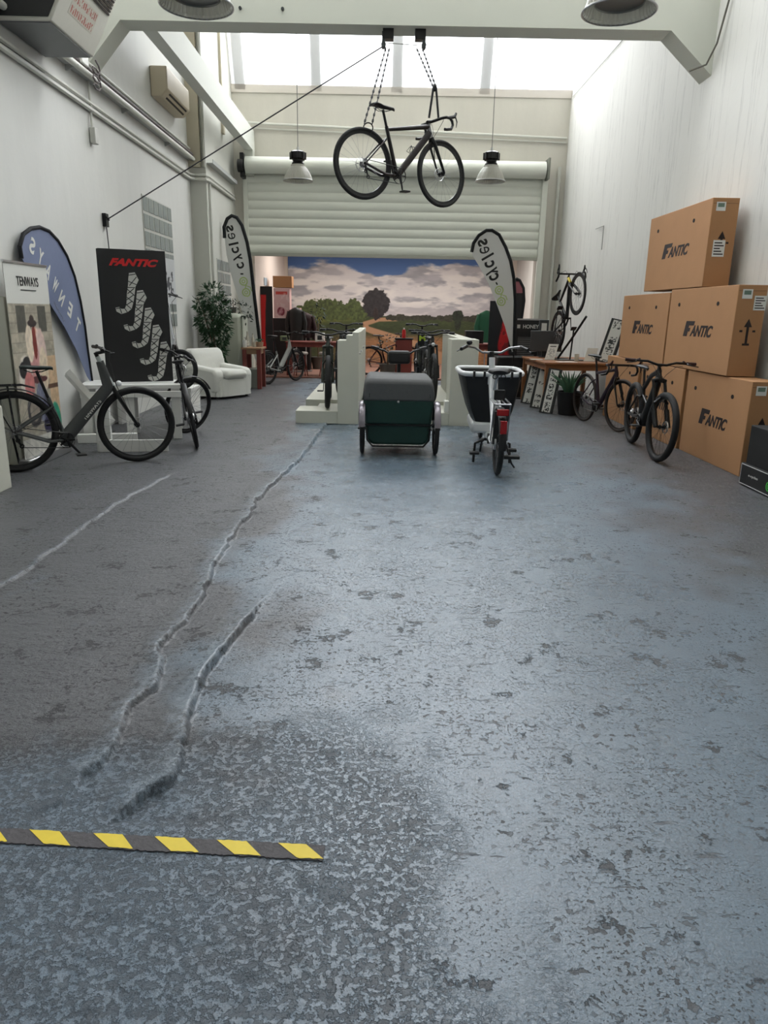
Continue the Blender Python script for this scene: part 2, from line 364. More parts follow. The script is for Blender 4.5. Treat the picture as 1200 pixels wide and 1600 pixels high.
# --- saw-tooth roof: glazing slopes up towards the viewer, solid slope behind it
def bay(i, yb, yf, zf=5.5, top=True):
    yr = yb-.95; zr = 8.7
    MB().add([(XL-.2, yr, zr), (XR+.2, yr, zr), (XR+.2, yf, zf), (XL-.2, yf, zf), (XL-.2, yr, zr+.15), (XR+.2, yr, zr+.15), (XR+.2, yf, zf+.15), (XL-.2, yf, zf+.15)],
             [(0,1,2,3),(7,6,5,4),(0,4,5,1),(1,5,6,2),(2,6,7,3),(3,7,4,0)]).build('ceiling_bay_%d' % i, CEI, kind='structure')
    d = Vector((0, yr-yb, zr-6.0)); ln = d.length; d.normalize(); nrm = Vector((0, d.z, -d.y))
    g = MB()
    M = frame_at((0, yb, 6.0), (1, 0, 0), d)
    for x in ((-3.1, -1.5, .2, 2.05) if i == 1 else (-1.8, 0, 1.8)):
        g.box((x-.11, 0, -.16), (x+.11, ln, .04), M)
    g.box((XL, -.05, -.1), (XR, .0, .04), M)
    g.box((XL, 0.0, .0), (XR, .10, .04), M).box((XL, 1.9, -.04), (XR, 1.98, .04), M)
    g.build('window_frame_%d' % i, mat('glazing_bar', (238, 230, 222), .7), kind='structure')
    p = MB().box((XL, 0.1, .045), (XR, ln, .055), M)
    p.build('window_%d' % i, PANE, kind='structure')
PANE = bpy.data.materials.new('frosted_glazing'); PANE.use_nodes = True; nt = PANE.node_tree
for n in list(nt.nodes): nt.nodes.remove(n)
o_ = nt.nodes.new('ShaderNodeOutputMaterial'); t1 = nt.nodes.new('ShaderNodeBsdfTransparent'); t2 = nt.nodes.new('ShaderNodeBsdfTranslucent'); t1.inputs[0].default_value = (.95, .97, 1, 1); t2.inputs[0].default_value = (.95, .97, 1, 1)
mxs = nt.nodes.new('ShaderNodeMixShader'); mxs.inputs[0].default_value = .25
nt.links.new(t1.outputs[0], mxs.inputs[1]); nt.links.new(t2.outputs[0], mxs.inputs[2]); nt.links.new(mxs.outputs[0], o_.inputs[0])
bay(1, 17.1, 10.0); bay(2, 9.8, 2.8); bay(3, 2.6, -4.5)
# concrete beam with haunches (its face also carries the wall up to the next glazing)
def beam(y0, y1, name):
    pts = [(XL, 4.32), (-3.18, 4.79), (3.36, 4.79), (3.9, 4.32), (3.9, 6.0), (XL, 6.0)]
    MB().prism(pts, y0, y1, 'y').build(name, CON, kind='structure')
beam(9.8, 10.15, 'ceiling_beam_cross'); beam(2.6, 2.9, 'ceiling_beam_cross_near')
bx('ceiling_beam_long', (-3.02, 10.15, 4.79), (-2.84, YB, 5.2), mat('beam_paint_light', (214, 216, 208), .7), kind='structure')
MB().prism([(-3.02, 4.3), (-2.84, 4.3), (-2.84, 4.79), (-3.02, 4.79)], YB-.25, YB, 'y').build('ceiling_beam_bracket', CON, kind='structure')
bx('wall_left_upper_strip', (XL2-.3, 14.36, 4.0), (XL2-.08, 14.42, 8.3), BEI, kind='structure')
bx('trim_2', (XL2, 15.9, 4.9), (XL2+.05, 16.05, 7.4), BEI, kind='structure')
# glass-block windows in the left wall
GB = mat('glass_block', (150, 156, 154), .2, bump=.5, bscale=25); MOR = mat('mortar', (196, 196, 190), .8)
def glassblocks(i, X, y0, y1, z0, z1, nyb, nzb):
    bx('window_surround_%d' % i, (X-.02, y0, z0), (X+.012, y1, z1), MOR, kind='structure')
    g = MB(); dy = (y1-y0)/nyb; dz = (z1-z0)/nzb
    for a in range(nyb):
        for c in range(nzb): g.box((X+.01, y0+a*dy+.02, z0+c*dz+.02), (X+.02, y0+(a+1)*dy-.02, z0+(c+1)*dz-.02))
    g.build('window_%d' % (i+3), GB, bevel=.005, kind='structure')
glassblocks(1, XL, 11.5, 13.0, 2.15, 3.13, 6, 4); glassblocks(2, XL, 11.5, 13.0, 1.2, 2.15, 6, 4); glassblocks(3, XL2, 15.0, 16.2, 1.3, 2.48, 5, 5)

# --- roller shutter
SHT = mat('shutter_paint', (216, 218, 208), .55, noise=.03, scale=3)
t = thing('roller_shutter', 'wide pale roller shutter half lowered in the back doorway', 'roller shutter', (0.2, YB-.1, 2.73))
t['kind'] = 'structure'
g = MB(); pitch = .18; pts = []; z = 0
while z < 1.72:
    for k in range(6):
        a = k/6; pts.append((0, z+a*pitch))
    z += pitch
prof = [(-.026*math.sin(PI*((i % 6)/6))**.7, p[1]) for i, p in enumerate(pts)]
vs = [(x, y, zz) for x in (-3.2, 3.18) for y, zz in prof]; n_ = len(prof)
g.add(vs, [(i, i+1, n_+i+1, n_+i) for i in range(n_-1)]); g.build('shutter_curtain', SHT, t, ang=30)
MB().box((-3.2, -.045, -.06), (3.18, .02, .01)).build('bottom_rail', mat('shutter_rail', (160, 160, 150), .5), t)
g = MB(); g.T = Matrix.Translation((0, -.16, 1.76)); g.cyl((-3.2, 0, 0), (3.2, 0, 0), .17, 28); g.build('roller_drum', SHT, t)
MB().box((-3.3, -.04, -2.73), (-3.2, .06, 1.6)).build('guide_rail', SHT, t, bevel=.008)
MB().box((3.18, -.08, -2.73), (3.3, .06, 1.9)).build('guide_rail', SHT, t, bevel=.008)
MB().box((3.22, -.34, 1.56), (3.27, .06, 1.98)).build('end_plate', mat('endplate', (120, 122, 112), .5), t, bevel=.01)
MB().box((-3.3, -.3, 1.5), (-3.22, .06, 1.98)).cyl((-3.34, -.3, 1.72), (-3.22, -.3, 1.72), .13).build('end_plate', BLK, t, bevel=.01)

# --- mural of a country lane
def mural(u, v):
    X = -2.85+u*6.55; Z = v*3.1; px = 450+(X+2.85)*51.8; py = 398+(3.1-Z)*53.5
    c1 = fbm(px/34+1.3, py/13, 5, 61); c2 = fbm(px/55, py/17+7, 5, 71)
    sky = np.zeros(u.shape+(3,))+np.array([72, 108, 166.])
    sky = blend(sky, sst(410, 470, py)*.75, (150, 160, 178))
    bias = .55*sst(400, 450, py)+.06-.55*np.exp(-((px-590)/48)**2-((py-416)/13)**2)-.35*np.exp(-((px-700)/60)**2-((py-404)/8)**2)-.4*np.exp(-((px-468)/18)**2-((py-405)/8)**2)-.22*np.exp(-((px-700)/60)**2-((py-452)/9)**2)
    cm = sst(.42, .58, c1*.6+c2*.4+bias*.8-.07)
    shade = fbm(px/26, py/8+3, 4, 81)
    cl = blend(np.zeros(sky.shape)+np.array([158, 158, 164.]), sst(.36, .60, shade), (232, 228, 224)); cl = blend(cl, sst(.35, .7, c1)*.5, (206, 202, 206))
    sky = sky*(1-cm[..., None])+cl*cm[..., None]
    sky = blend(sky, sst(470, 486, py)*.6, (196, 190, 192))
    hz = 490+3*(fbm(px/9, px*0, 3, 91)-.5)*(px > 600)
    fld = blend(np.zeros(sky.shape)+np.array([62, 74, 40.]), sst(490, 515, py), (52, 62, 36))
    fld = blend(fld, sst(590, 470, px)*sst(506, 495, py), (122, 122, 52)); fld = blend(fld, sst(512, 530, py)*sst(470, 590, px), (150, 108, 74))
    fld *= (.78+.45*fbm(px/5, py/2, 4, 101))[..., None]
    c = np.where((py > hz)[..., None], fld, sky)
    d, _ = seg_d(px, py, [(618, 494), (590, 495), (568, 502), (572, 510), (610, 522), (650, 535), (700, 560), (760, 590)])
    c = blend(c, (1-sst(2, 4, d-(py-494)*.10))*(py > 492), (176, 136, 104))
    def tree(cx, cy, rx, ry, rgb, rg, s):
        nonlocal c
        r = np.hypot((px-cx)/rx, (py-cy)/ry); e = fbm(px/4.5, py/4.5, 4, s); m = 1-sst(.95, 1.02, r+(e-.5)*rg)
        tx = fbm(px/3, py/3, 4, s+5); c = c*(1-m[..., None])+(np.array(rgb, float)*(.55+.9*tx)[..., None])*m[..., None]
    for cx, cy, rx, ry in ((488, 482, 16, 16), (510, 480, 18, 18), (530, 483, 14, 15), (552, 481, 13, 17), (566, 486, 8, 10), (470, 488, 14, 12)): tree(cx, cy, rx, ry, (72, 84, 44), .7, 111+cx)
    tree(585, 471, 21, 23, (44, 40, 42), .35, 131); tree(585, 487, 4, 10, (50, 38, 36), .2, 132)
    for cx in range(610, 830, 13): tree(cx, 492, 10, 3+1.2*((cx*7) % 3), (56, 56, 44), .9, 140+cx)
    tree(713, 488, 9, 9, (34, 42, 30), .6, 151); tree(713, 500, 5, 12, (34, 42, 30), .4, 152)
    return c
m_ = thing('wall_mural', 'wide landscape mural of clouds, trees and a sandy field track', 'mural', (.4, YM-.02, 0))
o = painted('mural_print', (-3.25, 0, .02), (1, 0, 0), (0, 0, 1), 6.55, 3.3, 560, 300, lambda u, v: mural(u, v*3.3/3.1), m_)

# ================================================================== BICYCLES
# local frame: rear hub at (0,0,R), front hub at (wb,0,R); +x forward, +y the rider's left
def wheel(parent, name, c, R, tw, T=None, spokes=24, disc=True, rimw=.018, rimc=None, hub=BLK, mr=None, seg=48, spc=None):
    T = T or Matrix.Identity(4); c = Vector(c)
    g = MB(); g.T = T; g.ring(c, R-tw/2, tw/2, seg, 10); w = g.build(name, mr or RUB, parent, ang=60)
    g = MB(); g.T = T; Ri = R-tw*.85
    for a, b_ in ((Ri, Ri-rimw),):
        vs = []
        for k in range(seg):
            an = 2*PI*k/seg
            for r_, y in ((a, -.011), (a, .011), (b_, .007), (b_, -.007)): vs.append(c+Vector((r_*math.cos(an), y, r_*math.sin(an))))
        g.add(vs, [(k*4+i, k*4+(i+1) % 4, ((k+1) % seg)*4+(i+1) % 4, ((k+1) % seg)*4+i) for k in range(seg) for i in range(4)])
    g.build('rim', rimc or BLK, w)
    g = MB(); g.T = T
    for k in range(spokes):
        an = 2*PI*k/spokes; s = 1 if k % 2 else -1; ah = an+(.9 if (k//2) % 2 else -.9)
        g.tube([c+Vector((.022*math.cos(ah), .024*s, .022*math.sin(ah))), c+Vector(((Ri-rimw)*math.cos(an), 0, (Ri-rimw)*math.sin(an)))], .0013, 4)
    g.build('spokes', spc or CHR, w)
    g = MB(); g.T = T; g.cyl(c+Vector((0, -.05, 0)), c+Vector((0, .05, 0)), .014, 12).cyl(c+Vector((0, -.03, 0)), c+Vector((0, -.02, 0)), .026, 16).cyl(c+Vector((0, .02, 0)), c+Vector((0, .03, 0)), .026, 16)
    g.build('hub', hub, w)
    if disc:
        g = MB(); g.T = T; g.ring(c+Vector((0, .036, 0)), .066, .009, 28, 4, flat=.2)
        for k in range(5):
            an = 2*PI*k/5; g.tube([c+Vector((.02*math.cos(an), .036, .02*math.sin(an))), c+Vector((.062*math.cos(an+.5), .036, .062*math.sin(an+.5)))], .003, 4)
        g.build('brake_disc', SIL, w)
    return w
def bicycle(name, label, cat='bicycle', kind='road', loc=(0, 0, 0), rz=0.0, rot=None, group=None, R=.35, tw=.038, wb=1.02, steer=0.0, crank=-70, frame=DGRY, fork=None, bar='drop',
            saddle_h=.95, fender=False, rack=False, stand=False, bottle=False, rimw=.02, head=72, fork_l=.385, stack=.0, seg=48, spokes=24, logo=None, light=False, frame2=None, tire=None, barw=None, grip=BLKP, saddle=None, scale=1.0, spc=None):
    t = thing(name, label, cat, loc, rz, group, rot); t.scale = (scale,)*3
    fork = fork or frame; frame2 = frame2 or frame
    s = Vector((-math.cos(math.radians(head)), 0, math.sin(math.radians(head)))); n_ = Vector((s.z, 0, -s.x))
    ax = Vector((wb, 0, R)); A0 = ax-n_*.045; crown = A0+s*fork_l; HB = crown+s*.015; HT = HB+s*(.13+stack); BB = Vector((.43, 0, .275 if kind != 'compact' else .27))
    if kind in ('mtb',): BB.z = .335; BB.x = .44
    sa = Vector((-math.cos(math.radians(73.5)), 0, math.sin(math.radians(73.5)))); RH = Vector((0, 0, R))
    stl = {'road': .50, 'mtb': .43, 'step': .40, 'city': .5, 'compact': .36}[kind]; ST = BB+sa*stl; SAD = BB+sa*((saddle_h-BB.z)/sa.z)
    T = Matrix.Translation(A0) @ Matrix.Rotation(steer, 4, s) @ Matrix.Translation(-A0)
    g = MB()
    if kind == 'road':
        g.tube([HT-s*.03, ST+sa*-.03], [.025, .018], 10); g.tube([HB+s*.04, BB], [.038, .038], 12, flat=.75); g.tube([BB, ST], [.024, .020], 10)
        for y in (1, -1):
            g.tube([BB+Vector((-.03, .03*y, 0)), BB+Vector((-.18, .05*y, .0)), RH+Vector((0, .06*y, 0))], [.017, .015, .013], 8)
            g.tube([ST+Vector((0, .01*y, -.12)), ST+Vector((-.06, .045*y, -.17)), RH+Vector((0, .06*y, 0))], [.011, .009, .009], 8)
    elif kind == 'mtb':
        g.tube([HT-s*.03, (HT+ST)/2+Vector((0, 0, .01)), ST-sa*.05], [.031, .025, .024], 10); g.tube([HB+s*.03, HB*.6+BB*.4+Vector((0, 0, -.015)), BB+Vector((.03, 0, .0))], [.046, .054, .056], 12, flat=.85); g.tube([BB, ST], .019, 10)
        g.cyl(BB+Vector((0, -.05, .01)), BB+Vector((0, .05, .01)), .075, 20)
        for y in (1, -1):
            g.tube([BB+Vector((-.04, .035*y, .06)), BB+Vector((-.2, .06*y, .03)), RH+Vector((0, .07*y, 0))], [.02, .016, .013], 8)
            g.tube([ST+Vector((.05, .03*y, -.14)), ST+Vector((-.06, .05*y, -.14)), RH+Vector((0, .07*y, 0))], [.013, .012, .011], 8)
        g.tube([ST+Vector((.04, 0, -.13)), BB+Vector((.14, 0, .19))], .02, 10)
    elif kind in ('step', 'compact'):
        k = 1.0 if kind == 'step' else .8
        g.tube([HT-s*.05, HB+Vector((-.03, 0, -.01)), BB+Vector((.02, 0, .04))], [.036, .062*k, .064*k], 12, flat=.62); g.tube([BB, ST+sa*.02], [.022, .02], 10)
        g.cyl(BB+Vector((0, -.045, 0)), BB+Vector((0, .045, 0)), .06, 20)
        for y in (1, -1):
            g.tube([BB+Vector((-.03, .035*y, 0)), BB+Vector((-.16, .055*y, .0)), RH+Vector((0, .06*y, 0))], [.017, .014, .013], 8)
            g.tube([ST+Vector((.03, .012*y, -.06)), RH+Vector((0, .06*y, .01))], [.015, .012], 8)
    else:
        g.tube([HT-s*.03, BB+sa*.36], [.017, .016], 10); g.tube([HB+s*.03, BB], [.02, .021], 10); g.tube([BB, ST], .017, 10)
        for y in (1, -1):
            g.tube([BB+Vector((0, .03*y, 0)), RH+Vector((0, .06*y, 0))], .011, 8); g.tube([ST+Vector((0, .012*y, -.04)), RH+Vector((0, .06*y, 0))], .009, 8)
    g.build('frame', frame, t)
    g = MB(); g.cyl(HB-s*.005, HT, .026 if kind != 'mtb' else .032, 14, .022); g.build('head_tube', frame2, t)
    g = MB(); g.T = T
    if kind == 'mtb' or kind == 'sus':
        for y in (1, -1):
            g.tube([ax+Vector((0, .068*y, 0)), ax+s*.2+n_*-.03+Vector((0, .068*y, 0))], [.026, .028], 10); g.tube([ax+s*.19+n_*-.03+Vector((0, .068*y, 0)), crown+Vector((0, .062*y, 0))], .017, 10)
        g.tube([crown+Vector((0, -.075, 0)), crown+s*.02, crown+Vector((0, .075, 0))], [.022, .03, .022], 10); g.tube([ax+s*.2+n_*-.045+Vector((0, -.07, .08)), ax+s*.22+n_*-.0+Vector((0, 0, .13)), ax+s*.2+n_*-.045+Vector((0, .07, .08))], .014, 8)
    else:
        for y in (1, -1): g.tube([crown+Vector((0, .01*y, 0)), crown-s*.06+Vector((0, .042*y, 0)), ax+Vector((0, .052*y, 0))], [.022, .022, .013], 10, flat=.7)
    g.build('fork', fork, t)
    wheel(t, 'front_wheel', ax, R, tw, T, spokes, rimw=rimw, seg=seg, mr=tire, spc=spc); wheel(t, 'rear_wheel', RH, R, tw, None, spokes, rimw=rimw, seg=seg, mr=tire, spc=spc)
    # cockpit
    stem_h = {'drop': .02, 'flat': .03, 'swept': .12, 'tall': .5}[bar]; top = HT+s*stem_h; clamp = top+Vector((.07, 0, .015)) if bar != 'tall' else top
    g = MB(); g.T = T; g.tube([HT-s*.01, top+s*.01], .0185, 12); g.tube([top, clamp], .016, 10); g.build('stem', BLK if bar != 'tall' else frame2, t)
    g = MB(); g.T = T; GL = []
    for y in (1, -1):
        gr = MB(); gr.T = T; lv = MB(); lv.T = T; GL += [(gr, lv)]
        if bar == 'drop':
            w = (barw or .44)/2; o = clamp; pts = [o, o+Vector((0, w*.8*y, 0)), o+Vector((.02, w*.97*y, 0)), o+Vector((.065, w*y, -.003)), o+Vector((.095, w*1.01*y, -.03)), o+Vector((.10, w*1.03*y, -.07)), o+Vector((.07, w*1.06*y, -.115)), o+Vector((.0, w*1.09*y, -.13)), o+Vector((-.03, w*1.1*y, -.132))]
            g.tube(pts, .0155, 9); h = o+Vector((.08, w*y, .0)); gr.tube([h-Vector((.02, 0, 0)), h+Vector((.05, 0, .02)), h+Vector((.075, 0, .06))], [.017, .018, .012], 8)
            lv.tube([h+Vector((.06, 0, .03)), h+Vector((.08, .01*y, -.03)), h+Vector((.06, .02*y, -.09))], [.008, .007, .004], 6)
        else:
            w = (barw or {'flat': .74, 'swept': .62, 'tall': .56}[bar])/2; o = clamp; bk = {'flat': .05, 'swept': .12, 'tall': .02}[bar]; up = .03 if bar != 'tall' else .0
            e = o+Vector((-bk, w*y, up)); g.tube([o, o+Vector((0, .05*y, 0)), o+Vector((-bk*.2, w*.4*y, up)), e], .0135, 9); a = e+(o+Vector((-bk*.2, w*.4*y, up))-e)*.45
            gr.tube([a, e], .0175, 10); lv.tube([a, a+Vector((.03, 0, -.01)), a+Vector((.055, .06*y, -.02)), a+Vector((.05, .11*y, -.025))], [.012, .009, .006, .005], 6)
            gr.tube([a+Vector((0, -.02*y, 0)), a+Vector((.0, -.05*y, .015))], .016, 8)
    g.build('handlebar', BLK, t); 
    for gr, lv in GL: gr.build('grip', grip, t); lv.build('brake_lever', BLK, t)
    g = MB(); g.T = T
    for y in (1, -1):
        yw = (.16 if bar == 'drop' else .22)*y; g.tube([clamp+Vector((.02, yw, 0)), clamp+Vector((.08, yw*.6, .0)), clamp+Vector((.05, yw*.2, -.1)), HB+Vector((.04, .01*y, 0)), ax+s*.15+Vector((0, .06, 0))], .003, 5)
    g.build('brake_cables', BLKP, t)
    g = MB(); g.cyl(ST-sa*.03, SAD-sa*.02, .0145, 12); g.build('seat_post', BLK, t)
    g = MB(); g.T = Matrix.Translation(SAD); prof = [(-.13, .062, .012), (-.11, .074, .02), (-.06, .064, .018), (0, .036, .012), (.07, .022, .008), (.13, .018, .004), (.148, .008, -.004)]
    vs = []; m_ = 12
    for x, w, z in prof:
        for k in range(m_):
            an = 2*PI*k/m_; zz = math.sin(an); vs.append((x, w*math.cos(an), z+(.014*zz if zz > 0 else .026*zz*(1-.4*abs(x)/.15))))
    g.add(vs, [(i*m_+k, (i+1)*m_+k, (i+1)*m_+(k+1) % m_, i*m_+(k+1) % m_) for i in range(len(prof)-1) for k in range(m_)]+[tuple(range(m_)), tuple((len(prof)-1)*m_+k for k in range(m_-1, -1, -1))])
    for y in (1, -1): g.tube([(-.1, .02*y, -.01), (-.04, .022*y, -.035), (.05, .02*y, -.03), (.11, .008*y, -.01)], .0035, 5)
    g.build('saddle', saddle or BLKP, t)
    # drivetrain on the right (-y)
    cr = .082 if kind in ('road',) else .072
    g = MB(); g.ring(BB+Vector((0, -.05, 0)), cr, .008, 32, 6, flat=.35)
    for k in range(5): an = 2*PI*k/5; g.tube([BB+Vector((0, -.05, 0)), BB+Vector((cr*math.cos(an), -.05, cr*math.sin(an)))], .009, 5)
    g.cyl(BB+Vector((0, -.075, 0)), BB+Vector((0, .07, 0)), .016, 12); ca = math.radians(crank); d = Vector((math.cos(ca), 0, math.sin(ca)))*.17
    g.tube([BB+Vector((0, -.072, 0)), BB+d+Vector((0, -.08, 0))], [.014, .01], 8, flat=.6); g.tube([BB+Vector((0, .066, 0)), BB-d+Vector((0, .078, 0))], [.014, .01], 8, flat=.6); c_ = g.build('crankset', BLK, t)
    for y, q_ in ((-1, d), (1, -d)):
        p = BB+q_+Vector((0, .125*y, 0)); MB().box(p-Vector((.045, .045, .008)), p+Vector((.045, .045, .008))).cyl(p, p-Vector((0, .05*y, 0)), .005).build('pedal', BLKP, c_, bevel=.004)
    g = MB()
    for k, r_ in enumerate((.052, .046, .04, .034, .028)): g.ring(RH+Vector((0, -.022-.0045*k, 0)), r_, .004, 20, 4, flat=.4)
    g.cyl(RH+Vector((0, -.02, 0)), RH+Vector((0, -.045, 0)), .026, 14); g.build('cassette', SIL, t)
    g = MB(); g.tube([RH+Vector((0, -.055, -.02)), RH+Vector((.01, -.06, -.07)), RH+Vector((.035, -.05, -.13))], [.014, .012, .008], 6); g.ring(RH+Vector((.012, -.045, -.075)), .016, .006, 12, 4); g.ring(RH+Vector((.04, -.045, -.13)), .016, .006, 12, 4); g.build('derailleur', BLK, t)
    g = MB(); g.tube([RH+Vector((0, -.035, .045)), BB+Vector((0, -.05, cr))], .004, 4); g.tube([RH+Vector((.045, -.045, -.145)), BB+Vector((0, -.05, -cr))], .004, 4); g.build('chain', mat('chain_metal', (70, 70, 70), .4, .8), t)
    if fender:
        for cc, TT, a0, a1 in ((RH, None, .0, 2.9), (ax, T, .55, 2.75))[:1 if fender == 'rear' else 2]:
            f_ = MB()
            if TT: f_.T = TT
            f_.ring(cc, R+.018, .026, 28, 8, a0=a0, a1=a1, flat=.25)
            for an in (a0+.3, a1-.25):
                for y in (1, -1): f_.tube([cc+Vector((0, .05*y, 0)), cc+Vector(((R+.015)*math.cos(an), .024*y, (R+.015)*math.sin(an)))], .0025, 4)
            f_.build('fender', BLKP, t)
    if rack:
        g = MB(); z = 2*R+.05
        for y in (.055, -.055): g.tube([(-.27, y, z), (.1, y, z), (.2, y*.5, z-.03)], .006, 6); g.tube([(-.2, y, z), (-.02, .06 if y > 0 else -.06, R)], .005, 6); g.tube([(-.02, y, z), (.0, .06 if y > 0 else -.06, R)], .005, 6)
        for x in (-.25, -.12, .02): g.tube([(x, -.055, z), (x, .055, z)], .005, 6)
        g.build('rack', BLK, t)
    if stand: MB().tube([(-.02, .06, .33 if R > .3 else .22), (.0, .09, .17), (.02, .14, .012)], [.011, .010, .012], 8).build('kickstand', BLK, t)
    if bottle:
        m0 = HB*.52+BB*.48; up = Vector((HB-BB)).normalized(); nn = Vector((-up.z, 0, up.x)); g = MB()
        g.tube([m0+nn*.035-up*.02, m0+nn*.1-up*.05, m0+nn*.1+up*.02, m0+nn*.06+up*.06, m0+nn*.035+up*.07], .004, 6)
        for y in (1, -1): g.tube([m0+nn*.035, m0+nn*.06+Vector((0, .035*y, 0)), m0+nn*.1+up*.04], .004, 6)
        g.build('bottle_cage', BLK, t)
    if light:
        g = MB(); g.T = T; g.ball(crown+Vector((.06, 0, .03)), .028); g.build('headlight', WHTB, t)
    if logo:
        body, col = logo; up = (HB-BB).normalized(); m0 = HB*.55+BB*.45
        text('frame_logo', body, .24, .035, frame_at(m0+Vector((0, -.037, 0)), up, Vector((-up.z, 0, up.x))), col, t, bold=.02)
    return t

def face(rear, front):
    "location and heading from the ground points of both wheels"
    r_, f_ = Vector(rear), Vector(front); d = f_-r_; return (r_.x, r_.y, r_.z), math.atan2(d.y, d.x), d.length
LOGOW = mat('decal_white', (215, 215, 210), .5)
# road bicycle hung by ropes under the beam
RHW = at(567, 256, Y=8.45); FHW = min((at(690, 272, Y=8.45+.01*k) for k in range(90)), key=lambda p: abs((p-RHW).length-1.03)); DH = FHW-RHW
HYAW = math.atan2(DH.y, DH.x); HPIT = math.asin(-DH.z/DH.length)
BIKE1 = tuple(RHW-Matrix.Rotation(HYAW, 3, 'Z') @ Matrix.Rotation(HPIT, 3, 'Y') @ Vector((0, 0, .357)))
hb = bicycle('hanging_bicycle', 'dark gravel bicycle with drop bars hanging on ropes under the skylight', kind='road', loc=BIKE1, rot=(0, HPIT, HYAW), R=.357, tw=.04, wb=1.03, frame=mat('charcoal_red', (34, 27, 28), .3, .2), fork=BLK,
             frame2=mat('satin_grey', (120, 120, 124), .35, .4), bottle=True, steer=.12, crank=-80, saddle_h=.93, logo=None, rimw=.03)
# grey electric city bicycle, side on, front left
loc, rz, _ = face((-3.40, 6.66, 0), (-2.52, 7.20, 0))
bicycle('city_bicycle', 'matt grey electric city bicycle standing side-on at the left', kind='step', loc=loc, rz=rz, R=.378, tw=.054, wb=1.10, frame=mat('matt_grey', (72, 74, 74), .45, .2), fork=BLK, bar='flat', barw=.6, head=68, fork_l=.43,
        saddle_h=.95, fender='rear', rack=True, stand=True, crank=-52, steer=-.05, frame2=mat('light_grey_paint', (176, 184, 182), .4), stack=.17, logo=('TENWAYS', LOGOW), saddle=mat('teal_black', (26, 40, 38), .6), light=True)
# dark bicycle leaning behind it, seen from behind with turned handlebar
bicycle('trekking_bicycle', 'dark bicycle seen end-on, leaning beside the white display bench', kind='city', loc=(-2.08, 8.05, 0), rot=(math.radians(-9), 0, math.radians(108)), R=.352, tw=.042, wb=1.04, frame=mat('graphite', (48, 49, 52), .3, .4), bar='swept',
        steer=math.radians(-58), fender=True, crank=10, saddle_h=.94, spokes=24)
# small-wheeled compact bicycle on the bench
bicycle('folding_bicycle', 'small-wheeled folding bicycle with tall white stem behind the black display board', kind='compact', loc=(-3.19, 10.02, .50), rz=math.radians(-46), R=.255, tw=.05, wb=.83, frame=WHTB, fork=BLK, bar='tall', barw=.52, fork_l=.31, saddle_h=.78,
        steer=.5, fender=False, head=80)
MTB1 = dict(kind='mtb', R=.372, tw=.07, wb=1.18, bar='flat', head=65, fork_l=.53, saddle_h=.93, spokes=28)
# bicycles on the two white display stands
def onstand(px, py, yaw, z, label, fr, grp, n='mountain_bicycle', **k):
    p = at(px, py, Z=z); d = dict(MTB1); d.update(k); th = math.radians(-90+yaw); wb = d['wb']
    return bicycle(n, label, loc=(p.x-wb*math.cos(th), p.y-wb*math.sin(th), z), rz=th, frame=fr, group=grp, seg=32, **d)
FR1 = mat('olive_black', (40, 46, 40), .35, .3); FR2 = mat('deep_black', (20, 20, 22), .3, .3); FR3 = mat('steel_blue', (52, 60, 70), .35, .3)
G1, G2 = 'bicycles on the left white display stand', 'bicycles on the right white display stand'
onstand(512, 638, 3, .175, 'mountain bicycle at the front of the left white display stand', FR1, G1, steer=.05)
onstand(530, 615, -2, .175, 'dark bicycle second in the row on the left display stand', FR2, G1, barw=.7)
onstand(541, 602, 3, .175, 'dark bicycle at the back of the left display stand', FR3, G1, bar='swept')
onstand(676, 628, 2, .175, 'black bicycle at the front of the right white display stand', FR2, G2, barw=.68, bar='flat', light=True)
onstand(668, 612, -3, .175, 'dark bicycle second in the row on the right display stand', FR3, G2, barw=.72)
onstand(660, 600, 3, .175, 'dark bicycle at the back of the right display stand', FR1, G2, bar='swept')
# right hand wall
loc, rz, _ = face((2.98, 10.72, 0), (3.17, 9.80, 0))
bicycle('gravel_bicycle', 'dark violet gravel bicycle parked between the wooden table and the boxes', kind='road', loc=loc, rz=rz, R=.352, tw=.04, wb=1.02, steer=.12, frame=mat('violet_black', (44, 30, 44), .3, .3), fork=BLK, saddle_h=.95, crank=20, grip=mat('bar_tape_brown', (66, 36, 34), .7), tire=mat('tan_black_tyre', (46, 34, 30), .7), spc=BLK)
loc, rz, _ = face((3.08, 8.86, 0), (2.985, 7.74, 0))
bicycle('trail_bicycle', 'black full suspension mountain bicycle facing the viewer before the cardboard boxes', loc=loc, rz=rz, steer=.13, frame=FR2, group=None, barw=.78, crank=-10, **{k: v for k, v in MTB1.items()}, grip=mat('grip_brown', (58, 34, 34), .7), spc=BLK)
# racing bicycle tilted up on the table stand
tb = bicycle('racing_bicycle', 'black racing bicycle tilted nose-up on a display rail over the table', kind='road', loc=(3.08, 12.85, .98), rot=(0, math.radians(-38), math.radians(-83)), R=.34, tw=.03, wb=.98, frame=FR2, fork=BLK, saddle_h=.9, crank=60, rimw=.045, frame2=YEL)
# grey city bike in the back left corner
loc, rz, _ = face((-2.42, 15.45, 0), (-1.98, 16.3, 0))
bicycle('commuter_bicycle', 'bicycle with a pale grey frame beside the red-legged table', kind='step', loc=loc, rz=rz, R=.34, tw=.045, wb=1.05, frame=mat('pale_grey_frame', (150, 152, 148), .4, .2), fork=BLK, bar='swept', head=69, fork_l=.43, saddle_h=.98, crank=30, fender=True, stack=.05, seg=32)
